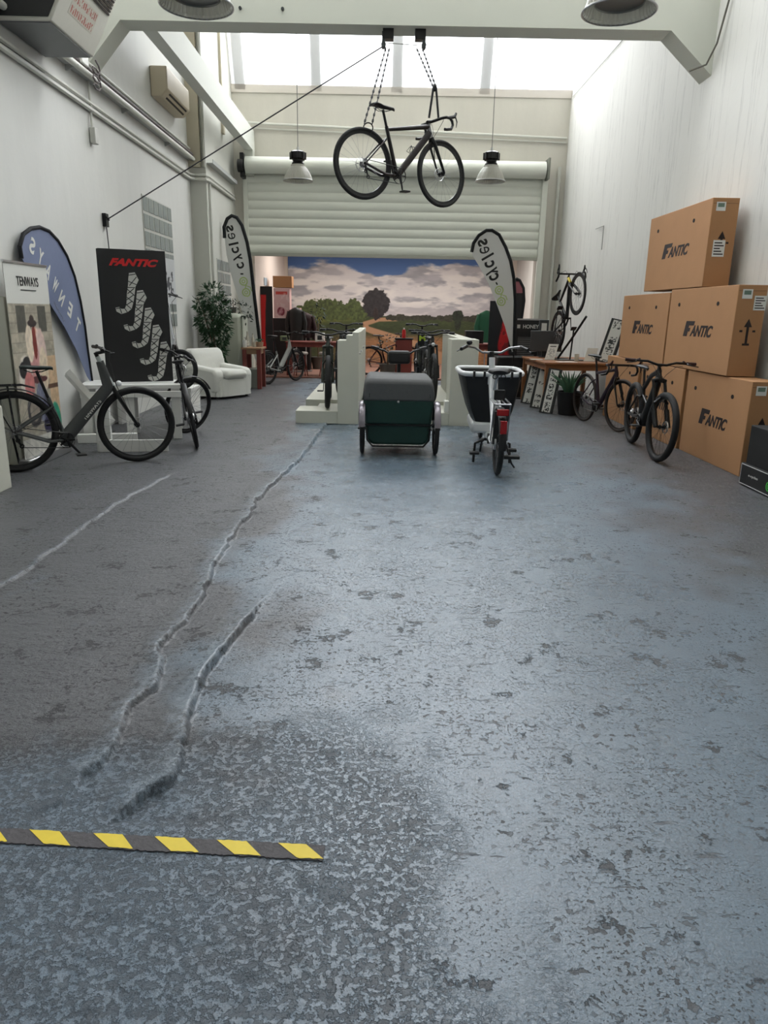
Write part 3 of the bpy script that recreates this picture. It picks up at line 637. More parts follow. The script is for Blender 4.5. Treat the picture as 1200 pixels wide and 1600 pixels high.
# bicycles in the back room behind the stands
bicycle('parked_bicycle', 'dark bicycle parked in the back room behind the tricycle', kind='city', loc=(-.35, 18.2, .0), rz=math.radians(14), R=.35, tw=.04, wb=1.04, frame=mat('wine_frame', (70, 20, 26), .3, .3), bar='swept', saddle_h=.95, crank=0, fender=True, seg=32)

# ---------------------------------------------------------------- cargo tricycle with green front box
def sheet_box(front_pts, y0, y1, tap): pass
t = thing('cargo_tricycle', 'green cargo tricycle box under a grey canvas cover, two wheels in front', 'cargo tricycle', (.19, 7.9, 0))
g = MB()
lo = [(-.33, .13), (.30, .13), (.345, .19), (.365, .50), (-.40, .50), (-.375, .19)]
def loft(sections): # list of (y, pts xz)
    g_ = MB(); vs = []; n = len(sections[0][1])
    for y, pts in sections: vs += [(p[0], y, p[1]) for p in pts]
    fs = [(i*n+k, i*n+(k+1) % n, (i+1)*n+(k+1) % n, (i+1)*n+k) for i in range(len(sections)-1) for k in range(n)]
    fs += [tuple(range(n-1, -1, -1)), tuple((len(sections)-1)*n+k for k in range(n))]; return g_.add(vs, fs)
lo = [(-.30, .115), (.27, .115), (.33, .17), (.345, .335), (-.375, .335), (-.36, .17)]
hi = [(-.375, .335), (.345, .335), (.365, .60), (-.395, .60)]
loft([(-.1, [(x*.95, z) for x, z in lo]), (-.06, lo), (.75, lo)]).build('lower_box', GRN, t, bevel=.02)
loft([(-.12, [(x*.96, z) for x, z in hi]), (-.07, hi), (.82, hi)]).build('upper_box', GRN, t, bevel=.02)
cv = [(-.395, .59), (.365, .59), (.37, .66), (.35, .80), (.315, .835), (-.345, .845), (-.385, .80), (-.40, .66)]
o = loft([(-.13, [(x*.985, .59+(z-.59)*.80) for x, z in cv]), (-.09, [(x, .59+(z-.59)*.93) for x, z in cv]), (.1, cv), (.75, [(x, .59+(z-.59)*.95) for x, z in cv]), (.84, [(x*.97, .59+(z-.59)*.5) for x, z in cv])]).build('canvas_cover', GCOV, t, bevel=.02)
MB().tube([(-.33, -.128, .63), (-.32, -.118, .76), (-.27, -.11, .79), (.25, -.11, .785), (.31, -.118, .75), (.32, -.128, .63)], .006, 6).build('cover_piping', mat('canvas_seam', (52, 53, 54), .8), o)
MB().ball((-.02, -.14, .585), .013).build('snap_button', SIL, o)
MB().tube([(-.4, -.05, .335), (-.36, -.13, .335), (.33, -.13, .335), (.37, -.05, .335)], .012, 6).build('bumper_rail', BLK, t)
MB().tube([(-.36, -.11, .30), (-.35, -.12, .17), (-.29, -.12, .1), (.26, -.12, .1), (.32, -.12, .17), (.33, -.11, .30)], .011, 8).build('lower_rail', BLK, t)
for x in (-.405, .40):
    wheel(t, 'front_wheel', (0, 0, .0), .275, .046, Matrix.Translation((x, .0, .275)) @ Matrix.Rotation(PI/2, 4, 'Z') @ Matrix.Translation((0, 0, 0)), 24, disc=False)
    f_ = MB(); f_.T = Matrix.Translation((x, 0, .275)) @ Matrix.Rotation(PI/2, 4, 'Z'); f_.ring((0, 0, 0), .295, .034, 26, 8, a0=.2, a1=2.95, flat=.3); f_.build('fender', mat('fender_grey', (128, 122, 130), .25, .3), t)
    MB().cyl((x*.8, 0, .275), (x, 0, .275), .02).box((x-.03, -.03, .34), (x+.03, .03, .37)).build('axle_bracket', SIL, t)
g = MB(); g.tube([(0, .8, .25), (0, 1.2, .3), (0, 1.75, .28)], .028, 10).tube([(0, 1.2, .28), (0, 1.3, .62)], .02, 10).tube([(0, .95, .28), (0, .92, .95)], .022, 10); g.build('frame', BLK, t)
wheel(t, 'rear_wheel', (0, 0, 0), .29, .046, Matrix.Translation((0, 1.75, .29)) @ Matrix.Rotation(PI/2, 4, 'Z'))
g = MB()
for s_ in (1, -1): g.tube([(0, .92, 1.0), (.06*s_, .92, .99), (.17*s_, .98, 1.06), (.33*s_, 1.12, 1.1)], .013, 8)
g.tube([(0, .92, .93), (0, .92, 1.01)], .018, 8).build('handlebar', BLK, t)
for s_ in (1, -1): MB().tube([(.24*s_, 1.05, 1.085), (.33*s_, 1.12, 1.1)], .018, 8).build('grip', BLKP, t)
MB().box((-.13, .78, .92), (.13, .93, 1.07)).build('handlebar_bag', BLKP, t, bevel=.03)
MB().tube([(-.09, 1.38, .96), (0, 1.38, .965), (.09, 1.38, .96)], [.03, .045, .03], 10).tube([(0, 1.38, .95), (0, 1.18, .94)], [.05, .015], 10).build('saddle', BLKP, t)
MB().tube([(0, 1.3, .62), (0, 1.34, .93)], .015, 8).build('seat_post', SIL, t)

# ---------------------------------------------------------------- white cargo bicycle seen from behind
t = thing('cargo_bicycle', 'white cargo bicycle with a black front tub, seen from behind', 'cargo bicycle', (1.125, 6.9, 0), math.radians(-3))
wheel(t, 'rear_wheel', (0, 0, 0), .31, .055, Matrix.Translation((0, 0, .31)) @ Matrix.Rotation(PI/2, 4, 'Z'), 24)
wheel(t, 'front_wheel', (0, 0, 0), .255, .05, Matrix.Translation((.0, 2.15, .255)) @ Matrix.Rotation(PI/2, 4, 'Z'), 24)
g = MB(); g.tube([(0, .4, .30), (-.02, .55, .95)], [.042, .03], 12).tube([(0, .42, .30), (-.0, .75, .24), (0, 1.2, .2), (0, 1.9, .24)], [.05, .05, .045, .04], 12).tube([(-.0, .47, .48), (-.0, .8, .62), (-.01, .93, .86)], [.045, .036, .04], 12)
for s_ in (1, -1): g.tube([(.045*s_, .38, .3), (.07*s_, .2, .32), (.075*s_, 0, .31)], [.02, .017, .014], 8).tube([(.03*s_, .5, .68), (.075*s_, .0, .31)], [.014, .012], 8)
g.build('frame', WHTB, t)
MB().cyl((-.01, .93, .84), (-.015, .96, 1.06), .032, 14).cyl((-.01, .93, .85), (-.01, .92, .78), .042, 14).build('head_tube', WHTB, t)
MB().cyl((-.015, .955, .98), (-.02, .97, 1.12), .024, 12).build('stem', BLK, t)
g = MB()
for s_ in (1, -1): g.tube([(-.02, .98, 1.11), (-.02+.1*s_, .98, 1.11), (-.02+.18*s_, .95, 1.16), (-.02+.27*s_, .82, 1.18), (-.02+.33*s_, .70, 1.16)], .012, 8)
g.build('handlebar', CHR, t)
for s_ in (1, -1):
    MB().tube([(-.02+.28*s_, .80, 1.18), (-.02+.34*s_, .68, 1.155)], .018, 10).build('grip', BLKP, t)
    MB().tube([(-.02+.25*s_, .86, 1.19), (-.02+.33*s_, .84, 1.15), (-.02+.38*s_, .74, 1.13)], [.012, .008, .005], 6).build('brake_lever', BLK, t)
MB().ball((-.27, .84, 1.215), .032, 8, (1, 1, .8)).build('bell', BLK, t)
g = MB(); vs = []
tub0 = [(-.16, 1.05), (.26, 1.05), (.26, 1.75), (-.16, 1.75)]
g = loft([(0, [(0, 0), (1, 0), (1, 1)])]) if False else MB()
B0 = [(-.17, 1.02), (.22, 1.02), (.24, 1.70), (-.19, 1.70)]; B1 = [(-.325, .92), (.335, .92), (.365, 1.9), (-.355, 1.9)]
def ring_r(pts, z, bow):
    out = []
    for i in range(4):
        a, b_ = pts[i], pts[(i+1) % 4]
        for k in range(6):
            u = k/6; x = a[0]+(b_[0]-a[0])*u; y = a[1]+(b_[1]-a[1])*u
            cx, cy = sum(p[0] for p in pts)/4, sum(p[1] for p in pts)/4; f = 1-.10*abs(2*u-1)**4
            out.append((cx+(x-cx)*f, cy+(y-cy)*f, z+bow*math.sin(PI*u)*(1 if i in (0, 2) else 0)))
    return out
secs = []
for u in (0, .25, .5, .75, 1):
    e = u**.75; pts = [(B0[i][0]*(1-e)+B1[i][0]*e, B0[i][1]*(1-u)+B1[i][1]*u) for i in range(4)]; secs.append(ring_r(pts, .36+.52*u, 0))
n = len(secs[0]); inner = [[(p[0]*.94+.002, (p[1]-1.4)*.94+1.4, p[2]) for p in s_] for s_ in secs]
vs = [p for s_ in secs for p in s_]; fs = [(i*n+k, i*n+(k+1) % n, (i+1)*n+(k+1) % n, (i+1)*n+k) for i in range(4) for k in range(n)]+[tuple(range(n-1, -1, -1))]
m0 = len(vs); vs += [p for s_ in inner[1:] for p in s_]; fs += [(m0+i*n+k, m0+(i+1)*n+k, m0+(i+1)*n+(k+1) % n, m0+i*n+(k+1) % n) for i in range(3) for k in range(n)]+[tuple(m0+k for k in range(n))]
fs += [(4*n+k, 4*n+(k+1) % n, m0+3*n+(k+1) % n, m0+3*n+k) for k in range(n)]
g.add(vs, fs); tub = g.build('cargo_tub', BLKP, t)
r1 = ring_r(B1, .885, .0); MB().tube(r1, .027, 10, closed=True).build('tub_rim', WHTB, tub)
for x in (-.2, -.09, .2, .29): MB().box((x-.012, .885, .84), (x+.012, .945, .918)).build('rim_strap', BLKP, tub, bevel=.004)
MB().box((-.2, 1.0, .24), (.2, 1.75, .36)).build('tub_floor', WHTB, t, bevel=.03)
g = MB(); g.tube([(-.19, .58, .0), (-.18, .58, .2), (-.09, .6, .24), (.09, .6, .24), (.18, .58, .2), (.19, .58, .0)], .014, 8); g.build('centre_stand', BLKP, t)
c_ = MB().cyl((-.07, .42, .28), (.09, .42, .28), .055, 18).tube([(-.09, .42, .28), (-.12, .46, .24), (-.13, .5, .13)], .011, 6).tube([(.1, .42, .28), (.13, .36, .2)], .011, 6).build('crankset', BLK, t)
MB().box((.12, .30, .165), (.22, .38, .195)).build('pedal', BLKP, c_, bevel=.004); MB().box((-.24, .46, .10), (-.14, .55, .125)).build('pedal', BLKP, c_, bevel=.004)
MB().box((-.05, .15, .78-.08), (.055, .2, .8)).build('seat_lock', BLKP, t, bevel=.01)
MB().tube([(-.02, .5, .75), (-.01, .37, .92)], .016, 8).build('seat_post', SIL, t)
MB().tube([(0, .25, .955), (0, .28, .962), (0, .34, .965), (0, .42, .955), (0, .55, .95)], [.07, .11, .115, .07, .02], 16, flat=.30, ref=(1, 0, 0)).build('saddle', BLKP, t)
g = MB()
for x in (-.04, .04): g.ring((x, .28, .915), .022, .005, 14, 6, axis='y')
g.build('saddle_springs', BLK, t)
g = MB(); z = .70
for x in (-.075, -.025, .025, .075): g.tube([(x, -.2, z), (x, .28, z)], .007, 6)
g.tube([(-.075, -.2, z), (.075, -.2, z)], .008, 6).tube([(-.075, -.15, z), (-.08, 0, .33)], .006, 6).tube([(.075, -.15, z), (.08, 0, .33)], .006, 6); g.build('rack', CHR, t)
f_ = MB(); f_.T = Matrix.Translation((0, 0, .31)) @ Matrix.Rotation(PI/2, 4, 'Z'); f_.ring((0, 0, 0), .335, .036, 26, 8, a0=.3, a1=3.2, flat=.25); f_.build('fender', BLKP, t)
MB().box((-.055, -.24, .60), (.055, -.20, .66)).build('tail_light', REDL, t, bevel=.008)
MB().box((-.03, -.36, .45), (.03, -.335, .57)).build('reflector', REDL, t, bevel=.006)
MB().tube([(.07, -.02, .30), (.13, -.04, .12), (.16, -.06, .08)], .01, 6).box((.05, -.10, .17), (.2, -.03, .2)).build('chain_guard', BLKP, t, bevel=.005)
g = MB(); g.box((-.06, -.05, .3), (.07, .0, .62)); g.build('battery', BLKP, t, bevel=.01)

# ================================================================== BOXES
INK = CARDI
def box_carton(label, y0, y1, z0, z1, x=3.5, logo=True, th=.29, labels=True, arrow=True, name='bicycle_carton', holes=True, tilt=0):
    t = thing(name, label, 'cardboard box', (x+th/2, (y0+y1)/2, z0), tilt, 'bicycle cartons stacked against the right wall')
    a, b_ = -(y1-y0)/2, (y1-y0)/2; h = z1-z0; X = -th/2
    MB().box((X, a, 0), (th/2, b_, h-.003)).build('carton_body', CARD, t, bevel=.006)
    MB().box((X+.01, a-.0015, h-.06), (th/2-.01, a, h-.0575)).build('flap_seam', INK, t)
    if holes:
        for yy in (a+.32*(y1-y0)*.75, b_-.3*(y1-y0)*.55):
            g = MB(); g.T = frame_at((X-.001, yy, h*.80), (0, -1, 0), (0, 0, 1)); g.prism([(.03*math.cos(k*PI/8), .022*math.sin(k*PI/8)) for k in range(16)], -.002, .0015); g.build('hand_hole', mat('hole_dark', (30, 18, 12), .9), t)
    if logo:
        M = frame_at((X-.0015, (a+b_)/2-.03, h*.50), (0, -1, 0), (0, 0, 1))
        w = (y1-y0)*.42; text('printed_logo', 'ANTIC', w*.80, .125, M @ Matrix.Translation((w*.12, -.02, 0)), INK, t, shear=.4, bold=.035)
        g = MB(); g.T = M; F_ = [(0, 0), (.115, 0), (.135, .055), (.19, .055), (.205, .095), (.15, .095), (.16, .122), (.30, .122), (.325, .17), (.065, .17)]
        g.prism([(-w/2-.03+p[0]*w*1.25, -.085+p[1]) for p in F_], -.0005, .0005); g.build('printed_initial', INK, t)
    M2 = frame_at((0, a-.0015, h*.5), (1, 0, 0), (0, 0, 1))
    if arrow:
        g = MB(); g.T = M2
        g.prism([(-.035, -.12), (-.018, -.12), (-.018, .04), (-.045, .04), (0, .11), (.045, .04), (.018, .04), (.018, -.02), (.005, -.02), (.005, .05), (-.006, .05), (-.006, -.12), (-.03, -.12)][:2]+[(-.012, -.12), (-.012, .04), (-.04, .04), (0, .12), (.04, .04), (.012, .04), (.012, -.12), (.035, -.12), (.035, -.14), (-.035, -.14)], -.0005, .001)
        g.box((-.08, -.01, 0), (-.05, .01, .001)).box((.05, -.01, 0), (.08, .01, .001)); g.build('arrow_print', INK, t)
    if labels:
        LB = mat('paper_label', (226, 226, 222), .7)
        g = MB(); g.T = frame_at((-.05, a-.0015, h-.09), (1, 0, 0), (0, 0, 1)); g.box((-.05, -.045, 0), (.05, .045, .0012)); l_ = g.build('paper_label', LB, t)
        g = MB(); g.T = frame_at((-.05, a-.003, h-.085), (1, 0, 0), (0, 0, 1)); g.box((-.035, -.012, 0), (.035, .028, .0008)); g.build('label_print', mat('label_green', (110, 130, 116), .7), l_)
    return t
def sticker(t, a, x, z, w=.12, h=.14):
    g = MB(); g.T = frame_at((x, a-.002, z), (1, 0, 0), (0, 0, 1)); g.box((-w/2, -h/2, 0), (w/2, h/2, .0012)); l_ = g.build('shipping_sticker', MATS['paper_label'], t)
    g = MB(); g.T = frame_at((x, a-.0035, z), (1, 0, 0), (0, 0, 1))
    for k in range(5): g.box((-w*.4, -h*.38+k*h*.17, 0), (w*(.4-.15*(k % 3)), -h*.38+k*h*.17+h*.07, .0008))
    g.build('label_print', CARDI, l_)
t = box_carton('bottom row carton nearest the viewer, touching the black display box', 6.96, 8.46, 0, .93, 3.52)
t = box_carton('bottom row carton in the middle, behind the mountain bicycle', 8.50, 9.93, 0, .93, 3.50)
t = box_carton('bottom row carton farthest from the viewer, behind the gravel bicycle', 9.97, 11.4, 0, .93, 3.47, logo=False)
t = box_carton('middle row carton nearest the viewer, second layer of the stack', 7.47, 9.2, .935, 1.83, 3.5); sticker(t, -.865, .085, .72)
t = box_carton('middle row carton farther back, second layer of the stack', 9.24, 11.0, .935, 1.80, 3.5)
t = box_carton('single top carton of the cardboard stack', 8.34, 10.2, 1.835, 2.75, 3.5); sticker(t, -.93, -.02, .40, .13, .17)

# black display box and the leaning green-logo sign
t = thing('display_box', 'black display box on the floor at the right edge', 'box', (3.66, 5.75, 0))
MB().box((-.25, -.8, 0), (.23, .9, .56)).build('box_body', mat('black_felt', (10, 10, 11), .8), t, bevel=.008)
t = thing('lightbox_sign', 'black sign with a green bicycle emblem leaning low on the black display box', 'sign', (3.385, 5.95, 0))
MB().box((-.012, -.70, .015), (.012, .70, .21)).build('sign_panel', BOARD, t, bevel=.002)
EDG = mat('sign_edge', (200, 200, 200), .4); GLOW = mat('logo_green', (70, 190, 70), .5)
g = MB()
for z in (.02, .2): g.box((-.016, -.69, z-.003), (-.012, .69, z+.003))
for y in (-.69, .69): g.box((-.016, y-.003, .02), (-.012, y+.003, .2))
g.build('sign_border', EDG, t)
def bike_emblem(M, s, m, parent, name='bicycle_emblem'):
    "two swirl wheels and a rider-like stroke"
    g = MB(); g.T = M
    for cx in (-.55, .55):
        pts = [(s*(cx+(.40-.05*k/18)*math.cos(k*2*PI/18)), s*(-.1+(.40-.05*k/18)*math.sin(k*2*PI/18)), 0) for k in range(19)]
        g.tube(pts, s*.075, 6); g.tube([(s*(cx+.16*math.cos(k*PI/5)), s*(-.1+.16*math.sin(k*PI/5)), 0) for k in range(10)], s*.06, 6, closed=True)
    g.tube([(-s*.5, s*.3, 0), (-s*.1, s*.05, 0), (s*.15, s*.45, 0), (s*.55, s*.5, 0)], s*.06, 6).tube([(-s*.1, s*.05, 0), (s*.25, -s*.15, 0)], s*.06, 6)
    # flatten
    Mi = M.inverted(); g.v = [tuple(M @ Vector(((Mi @ Vector(p)).x, (Mi @ Vector(p)).y, (Mi @ Vector(p)).z*.02))) for p in g.v]
    return g.build(name, m, parent)
bike_emblem(frame_at((-.0165, .12, .105), (0, -1, 0), (0, 0, 1)), .1, GLOW, t)
text('sign_lettering', 'Bianchi' if False else 'e-cycles', .17, .03, frame_at((-.013, .46, .115), (0, -1, 0), (0, 0, 1)), LOGOW, t)

# ================================================================== TABLES AND THINGS ON THEM
def table(name, label, x0, x1, y0, y1, h, m, leg=.07, apron=.09, rz=0, legm=None):
    t = thing(name, label, 'table', ((x0+x1)/2, (y0+y1)/2, 0), rz); a, b_ = (x1-x0)/2, (y1-y0)/2
    MB().box((-a, -b_, h-.035), (a, b_, h)).build('table_top', m, t, bevel=.006)
    MB().box((-a+.05, -b_+.04, h-.035-apron), (a-.05, -b_+.065, h-.035)).box((-a+.05, b_-.065, h-.035-apron), (a-.05, b_-.04, h-.035)).box((-a+.04, -b_+.05, h-.035-apron), (-a+.065, b_-.05, h-.035)).box((a-.065, -b_+.05, h-.035-apron), (a-.04, b_-.05, h-.035)).build('apron', m, t)
    for sx in (-1, 1):
        for sy in (-1, 1):
            x, y = sx*(a-.02-leg/2), sy*(b_-.02-leg/2)
            MB().box((x-leg/2, y-leg/2, 0), (x+leg/2, y+leg/2, h-.04)).build('leg', legm or m, t, bevel=.004)
    return t
TBH = .78
table('dining_table', 'brown wooden table against the right wall carrying the racing bicycle', 2.55, 3.75, 11.75, 13.45, TBH, WOOD, rz=math.radians(2))
g = thing('bicycle_display_rail', 'black sloping display rail holding the racing bicycle over the table', 'display stand', (3.15, 12.4, TBH))
MB().tube([(-.17, .2, .02), (.0, .05, .35), (.15, -.2, .72)], .02, 8).build('sloping_rail', BLK, g)
MB().cyl((.0, .05, 0), (.02, .03, .5), .014, 10).build('upright_post', BLK, g)
MB().box((-.25, -.12, 0), (.25, .25, .012)).build('base_plate', BLK, g, bevel=.004)
def texture_board(u, v, seed, inv=False, blocks=5):
    c = np.zeros(u.shape+(3,))+np.array([212, 212, 208.]); e = (u < .07)+(u > .93)+(v < .02)+(v > .98)
    row = np.floor(v*blocks*3.3); m = (fbm(u*9, v*40, 3, seed) > .5)*(vnoise(u*0+row, u*0, seed+3) > .35)*(u > .18)*(u < .82)
    c = blend(c, np.clip(m, 0, 1)*.9, (26, 26, 28)); c = blend(c, np.clip(e*1.0, 0, 1), (26, 26, 28)); return c
def leaning_board(p, top, w, label, seed, inv):
    p, top = Vector(p), Vector(top); up = top-p; xd = Vector((.3, -.95, 0)).normalized() if inv else Vector((.92, -.38, 0)).normalized()
    t = thing('lettered_board', label, 'sign board', p, 0, None)
    V_ = up.normalized(); U_ = (xd-V_*xd.dot(V_)).normalized(); O = -U_*w/2; n = U_.cross(V_)
    painted('printed_front', O, U_, V_, w, up.length, 24, 130, lambda u, v: texture_board(u, v, seed), t, thick=.006)
    M = frame_at(O-n*.008, U_, V_); MB().box((-.03, -.005, -.02), (w+.035, up.length+.01, -.0), M).build('board_frame', BOARD, t, bevel=.003)
    return t
for k, (bxp, tpx, lab) in enumerate((((822, 630), (838, 566), 'black and white lettered board, leftmost of three leaning on the wooden table'), ((837, 637), (852, 570), 'black and white lettered board, middle of three leaning on the wooden table'), ((852, 645), (868, 577), 'black and white lettered board, rightmost of three leaning on the wooden table'))):
    b0 = at(*bxp, Z=0.01); tp = at(*tpx, Y=b0.y+.16); leaning_board(b0, tp, .15, lab, 200+k*7, False)
lb = at(945, 561, Y=12.0); tp = at(968, 500, Y=12.15); lb.z = TBH+.005; leaning_board(lb, tp, .2, 'black and white lettered board standing on the table against the cartons', 231, False)
def small_sign(px, w, h, label, face_fn, y):
    p = at(*px, Z=TBH+.002) if y is None else at(*px, Y=y); p.z = TBH+.002
    t = thing('table_sign', label, 'sign', p, math.radians(-8)); O = Vector((-w/2, 0, .01)); V_ = Vector((.25, .35, 1)).normalized()
    painted('sign_face', O, (1, 0, 0), V_, w, h, 20, 30, face_fn, t, thick=.008)
    MB().box((-w/2, -.01, 0), (w/2, .09, .012)).build('sign_foot', WHT, t); return t
def psign(u, v):
    c = np.zeros(u.shape+(3,))+np.array([222, 220, 214.]); c = blend(c, ((v > .8)*(v < .88)*(u > .2)*(u < .8))*1.0, (60, 60, 62)); return blend(c, (fbm(u*12, v*18, 2, 5) > .56)*(v < .7)*(v > .12)*(u > .15)*(u < .85)*.5, (90, 90, 92))
small_sign((859, 556), .16, .27, 'white printed sign on the left end of the wooden table', psign, 12.4)
small_sign((921, 561), .17, .22, 'blank white slanted sign at the right end of the wooden table', lambda u, v: np.zeros(u.shape+(3,))+np.array([224, 218, 208.]), 12.2)
tt = thing('glass_jar', 'small clear glass standing on the wooden table beside the bicycle rail', 'glass', (at(901, 560, Y=12.1).x, 12.1, TBH)); MB().lathe([(.001, 0), (.035, 0), (.038, .12), (.034, .12), (.03, .01), (.001, .01)], 20).build('glass_body', GLASSM, tt)
for k, (px, w, d, c, lab) in enumerate((((838, 562), .2, .14, (226, 224, 218), 'white paper leaflet at the left corner of the wooden table'), ((885, 566), .3, .2, (220, 206, 200), 'pale pink leaflets at the front of the wooden table'), ((875, 560), .24, .16, (40, 40, 42), 'dark folder lying on the wooden table'))):
    p = at(*px, Z=TBH); t = thing('leaflet', lab, 'leaflet', (p.x, max(p.y, 11.9), TBH+.001), .2*k); MB().box((-w/2, -d/2, 0), (w/2, d/2, .008)).build('paper_stack', mat('paper_%d' % k, c, .6), t)
# menu board behind and black cabinets
def menu(u, v):
    c = np.zeros(u.shape+(3,))+np.array([27, 27, 28.]); r = (v*22) % 1
    return blend(c, ((r > .5)*(v < .62)*(v > .1)*(u > .12)*(u < .88-.2*(np.floor(v*22) % 3)*.5))*.55, (190, 190, 188))
p0, p1 = at(806, 500, Y=14.6), at(842, 566, Y=14.6)
t = thing('menu_board', 'black menu board with white lettering behind the wooden table', 'sign board', ((p0.x+p1.x)/2, 14.6, 0), math.radians(4)); w = p1.x-p0.x
painted('board_face', (-w/2, 0, .55), (1, 0, 0), (0, 0, 1), w, p0.z-.55, 50, 90, menu, t, thick=.03)
text('board_lettering', '▣ HONEY' if False else 'HONEY', w*.62, .075, frame_at((.05, -.004, p0.z-.12), (1, 0, 0), (0, 0, 1)), LOGOW, t, bold=.02)
MB().box((-w*.44, -.004, p0.z-.155), (-w*.32, -.001, p0.z-.085)).build('board_symbol', LOGOW, t)
MB().box((-w/2-.03, -.01, .0), (-w/2, .03, p0.z+.02)).box((w/2, -.01, .0), (w/2+.03, .03, p0.z+.02)).box((-w/2-.03, -.01, p0.z), (w/2+.03, .03, p0.z+.03)).build('board_frame', SIL, t)
t = thing('display_stand', 'narrow dark product stand with white stickers beside the menu board', 'display stand', (at(849, 520, Y=14.3).x, 14.3, 0))
MB().box((-.09, -.03, 0), (.09, .03, 1.42)).build('stand_panel', DGRY, t, bevel=.01); MB().box((-.05, -.034, 1.2), (.05, -.03, 1.36)).box((-.07, -.034, 1.08), (-.01, -.03, 1.17)).box((.02, -.034, 1.1), (.07, -.03, 1.17)).build('sticker', LOGOW, t)
q0 = at(862, 521, Y=13.3); q1 = at(876, 556, Y=13.3)
t = thing('computer_monitor', 'grey backed computer monitor standing on the wooden table', 'monitor', (q0.x-.1, 13.25, TBH), math.radians(-6))
MB().box((-.28, -.02, .1), (.28, .02, .46)).build('screen', mat('monitor_back', (66, 66, 68), .4), t, bevel=.01); MB().box((-.06, .0, 0), (.06, .12, .12)).box((-.12, -.08, 0), (.12, .1, .012)).build('monitor_stand', BLKP, t, bevel=.004)
t = thing('printer_cabinet', 'black printer on a low black cabinet left of the wooden table', 'cabinet', (2.42, 14.1, 0))
MB().box((-.3, -.3, 0), (.3, .3, .5)).build('cabinet_body', BLKP, t, bevel=.01); MB().box((-.28, -.28, .5), (.28, .28, .75)).build('printer_body', BLKP, t, bevel=.03); MB().box((-.2, -.32, .53), (.2, -.2, .55)).build('paper_tray', SIL, t)
# aloe
t = thing('potted_aloe', 'blue-green aloe in a black pot beside the table leg', 'potted plant', (2.93, 11.42, 0))
MB().lathe([(.001, 0), (.15, 0), (.2, .34), (.205, .36), (.185, .36), (.18, .3), (.001, .3)], 24).build('pot', BLKP, t)
g = MB(); rr = random.Random(3)
for k in range(26):
    a = k*2.4; ln = rr.uniform(.3, .46); lean = .25+.75*(k/26); d = Vector((math.cos(a), math.sin(a), 0))
    pts = [Vector((0, 0, .3))+d*.03, Vector((0, 0, .3+ln*.5))+d*ln*.45*lean, Vector((0, 0, .3+ln*(1.05-.35*lean)))+d*ln*.95*lean]
    g.tube(pts, [.028, .022, .003], 6, flat=.4)
g.build('aloe_leaves', ALEAF, t)

# ================================================================== WHITE DISPLAY STANDS
def disp(name, label, x0, x1, px0, px1, steps):
    t = thing(name, label, 'display stand', (x0, 10.02, 0), 0, 'white bicycle display stands'); w = x1-x0
    MB().box((0, 0, 0), (w, .55, .175)).build('base_platform', GRYW, t, bevel=.006); MB().box((0, 1.35, 0), (w, 4.0, .175)).build('base_platform', GRYW, t, bevel=.006)
    MB().box((w*.25, .55, 0), (w, 1.35, .12)).build('base_step', GRYW, t, bevel=.006)
    a, b_ = px0-x0, px1-x0
    MB().prism([(a, .0), (b_, .0), (b_, steps[0]), ((a+b_)/2+.06, steps[0]), ((a+b_)/2+.06, steps[1]), (a+.12, steps[1]), (a+.12, steps[2]), (a, steps[2])], -.02, .5, 'y').build('divider_panel', GRYW, t, bevel=.004)
    for y0, y1, h in ((.52, 1.6, steps[0]-.01), (1.62, 2.7, steps[0]-.01), (2.72, 3.8, steps[0]-.01)): MB().box((a+.18, y0, 0), (b_, y1, h)).build('divider_panel', GRYW, t, bevel=.004)
    for y in (.25, .9, 2.1):
        MB().cyl((b_, y, .95), (b_+.012, y, .95), .018, 12).build('panel_knob', SIL, t); 
    return t
disp('bicycle_display_stand', 'white bicycle display stand left of the green tricycle', -1.20, -.33, -.62, -.33, (1.24, 1.20, 1.13))
disp('bicycle_display_stand', 'white bicycle display stand right of the green tricycle', .42, 1.29, .92, 1.29, (1.17, 1.17, 1.17))
t = thing('white_carton', 'small white box standing on the right display stand', 'box', (.93, 10.12, .176)); MB().box((-.07, -.08, 0), (.07, .08, .16)).build('carton_body', mat('bright_white', (236, 236, 230), .6), t, bevel=.01)
# left edge counters
t = thing('counter_panel', 'low grey-white counter panel at the left edge of the photograph', 'counter', (-3.32, 5.75, 0))
MB().box((-.25, -.8, 0), (.15, .3, .70)).build('panel_body', GRYW, t, bevel=.008)
t = thing('partition_panel', 'tall white partition panel at the far left beside the roll-up poster', 'partition', (-3.5, 6.89, 0))
MB().box((-.09, -.05, 0), (at(21, 560, Y=6.89).x+3.5, .04, at(10, 463, Y=6.84).z)).build('panel_body', GRYW, t, bevel=.008)

# white bench under the black board
t = thing('display_bench', 'white wooden display bench under the black board', 'bench', (-3.05, 8.75, 0), math.radians(14))
for y in (-.20, .02, .24): MB().box((-.50, y-.1, .6), (.62, y+.1, .645)).build('bench_slat', WHT, t, bevel=.006)
MB().box((-.5, -.32, .50), (.62, -.29, .57)).build('front_rail', WHT, t, bevel=.004)
for x in (-.5, -.02, .5): [MB().box((x, y_, 0), (x+.1, y_+.08, .6)).build('bench_leg', WHT, t, bevel=.004) for y_ in (-.28, .22)]
MB().box((-.55, -.45, 0), (.1, -.36, .1)).build('foot_board', WHT, t, bevel=.004)
t = thing('slanted_plank', 'white slanted plank frame leaning beside the grey city bicycle', 'plank frame', (-2.95, 7.75, 0), math.radians(10))
MB().tube([(-.42, .25, .82), (.05, 0, .30)], .055, 4, flat=.4).build('plank', WHT, t, smooth=False)
MB().box((-.12, -.04, 0), (.03, .04, .52)).build('plank', WHT, t, bevel=.004); MB().box((-.1, -.055, .0), (.62, -.03, .13)).build('plank', WHT, t, bevel=.004)
g = MB()
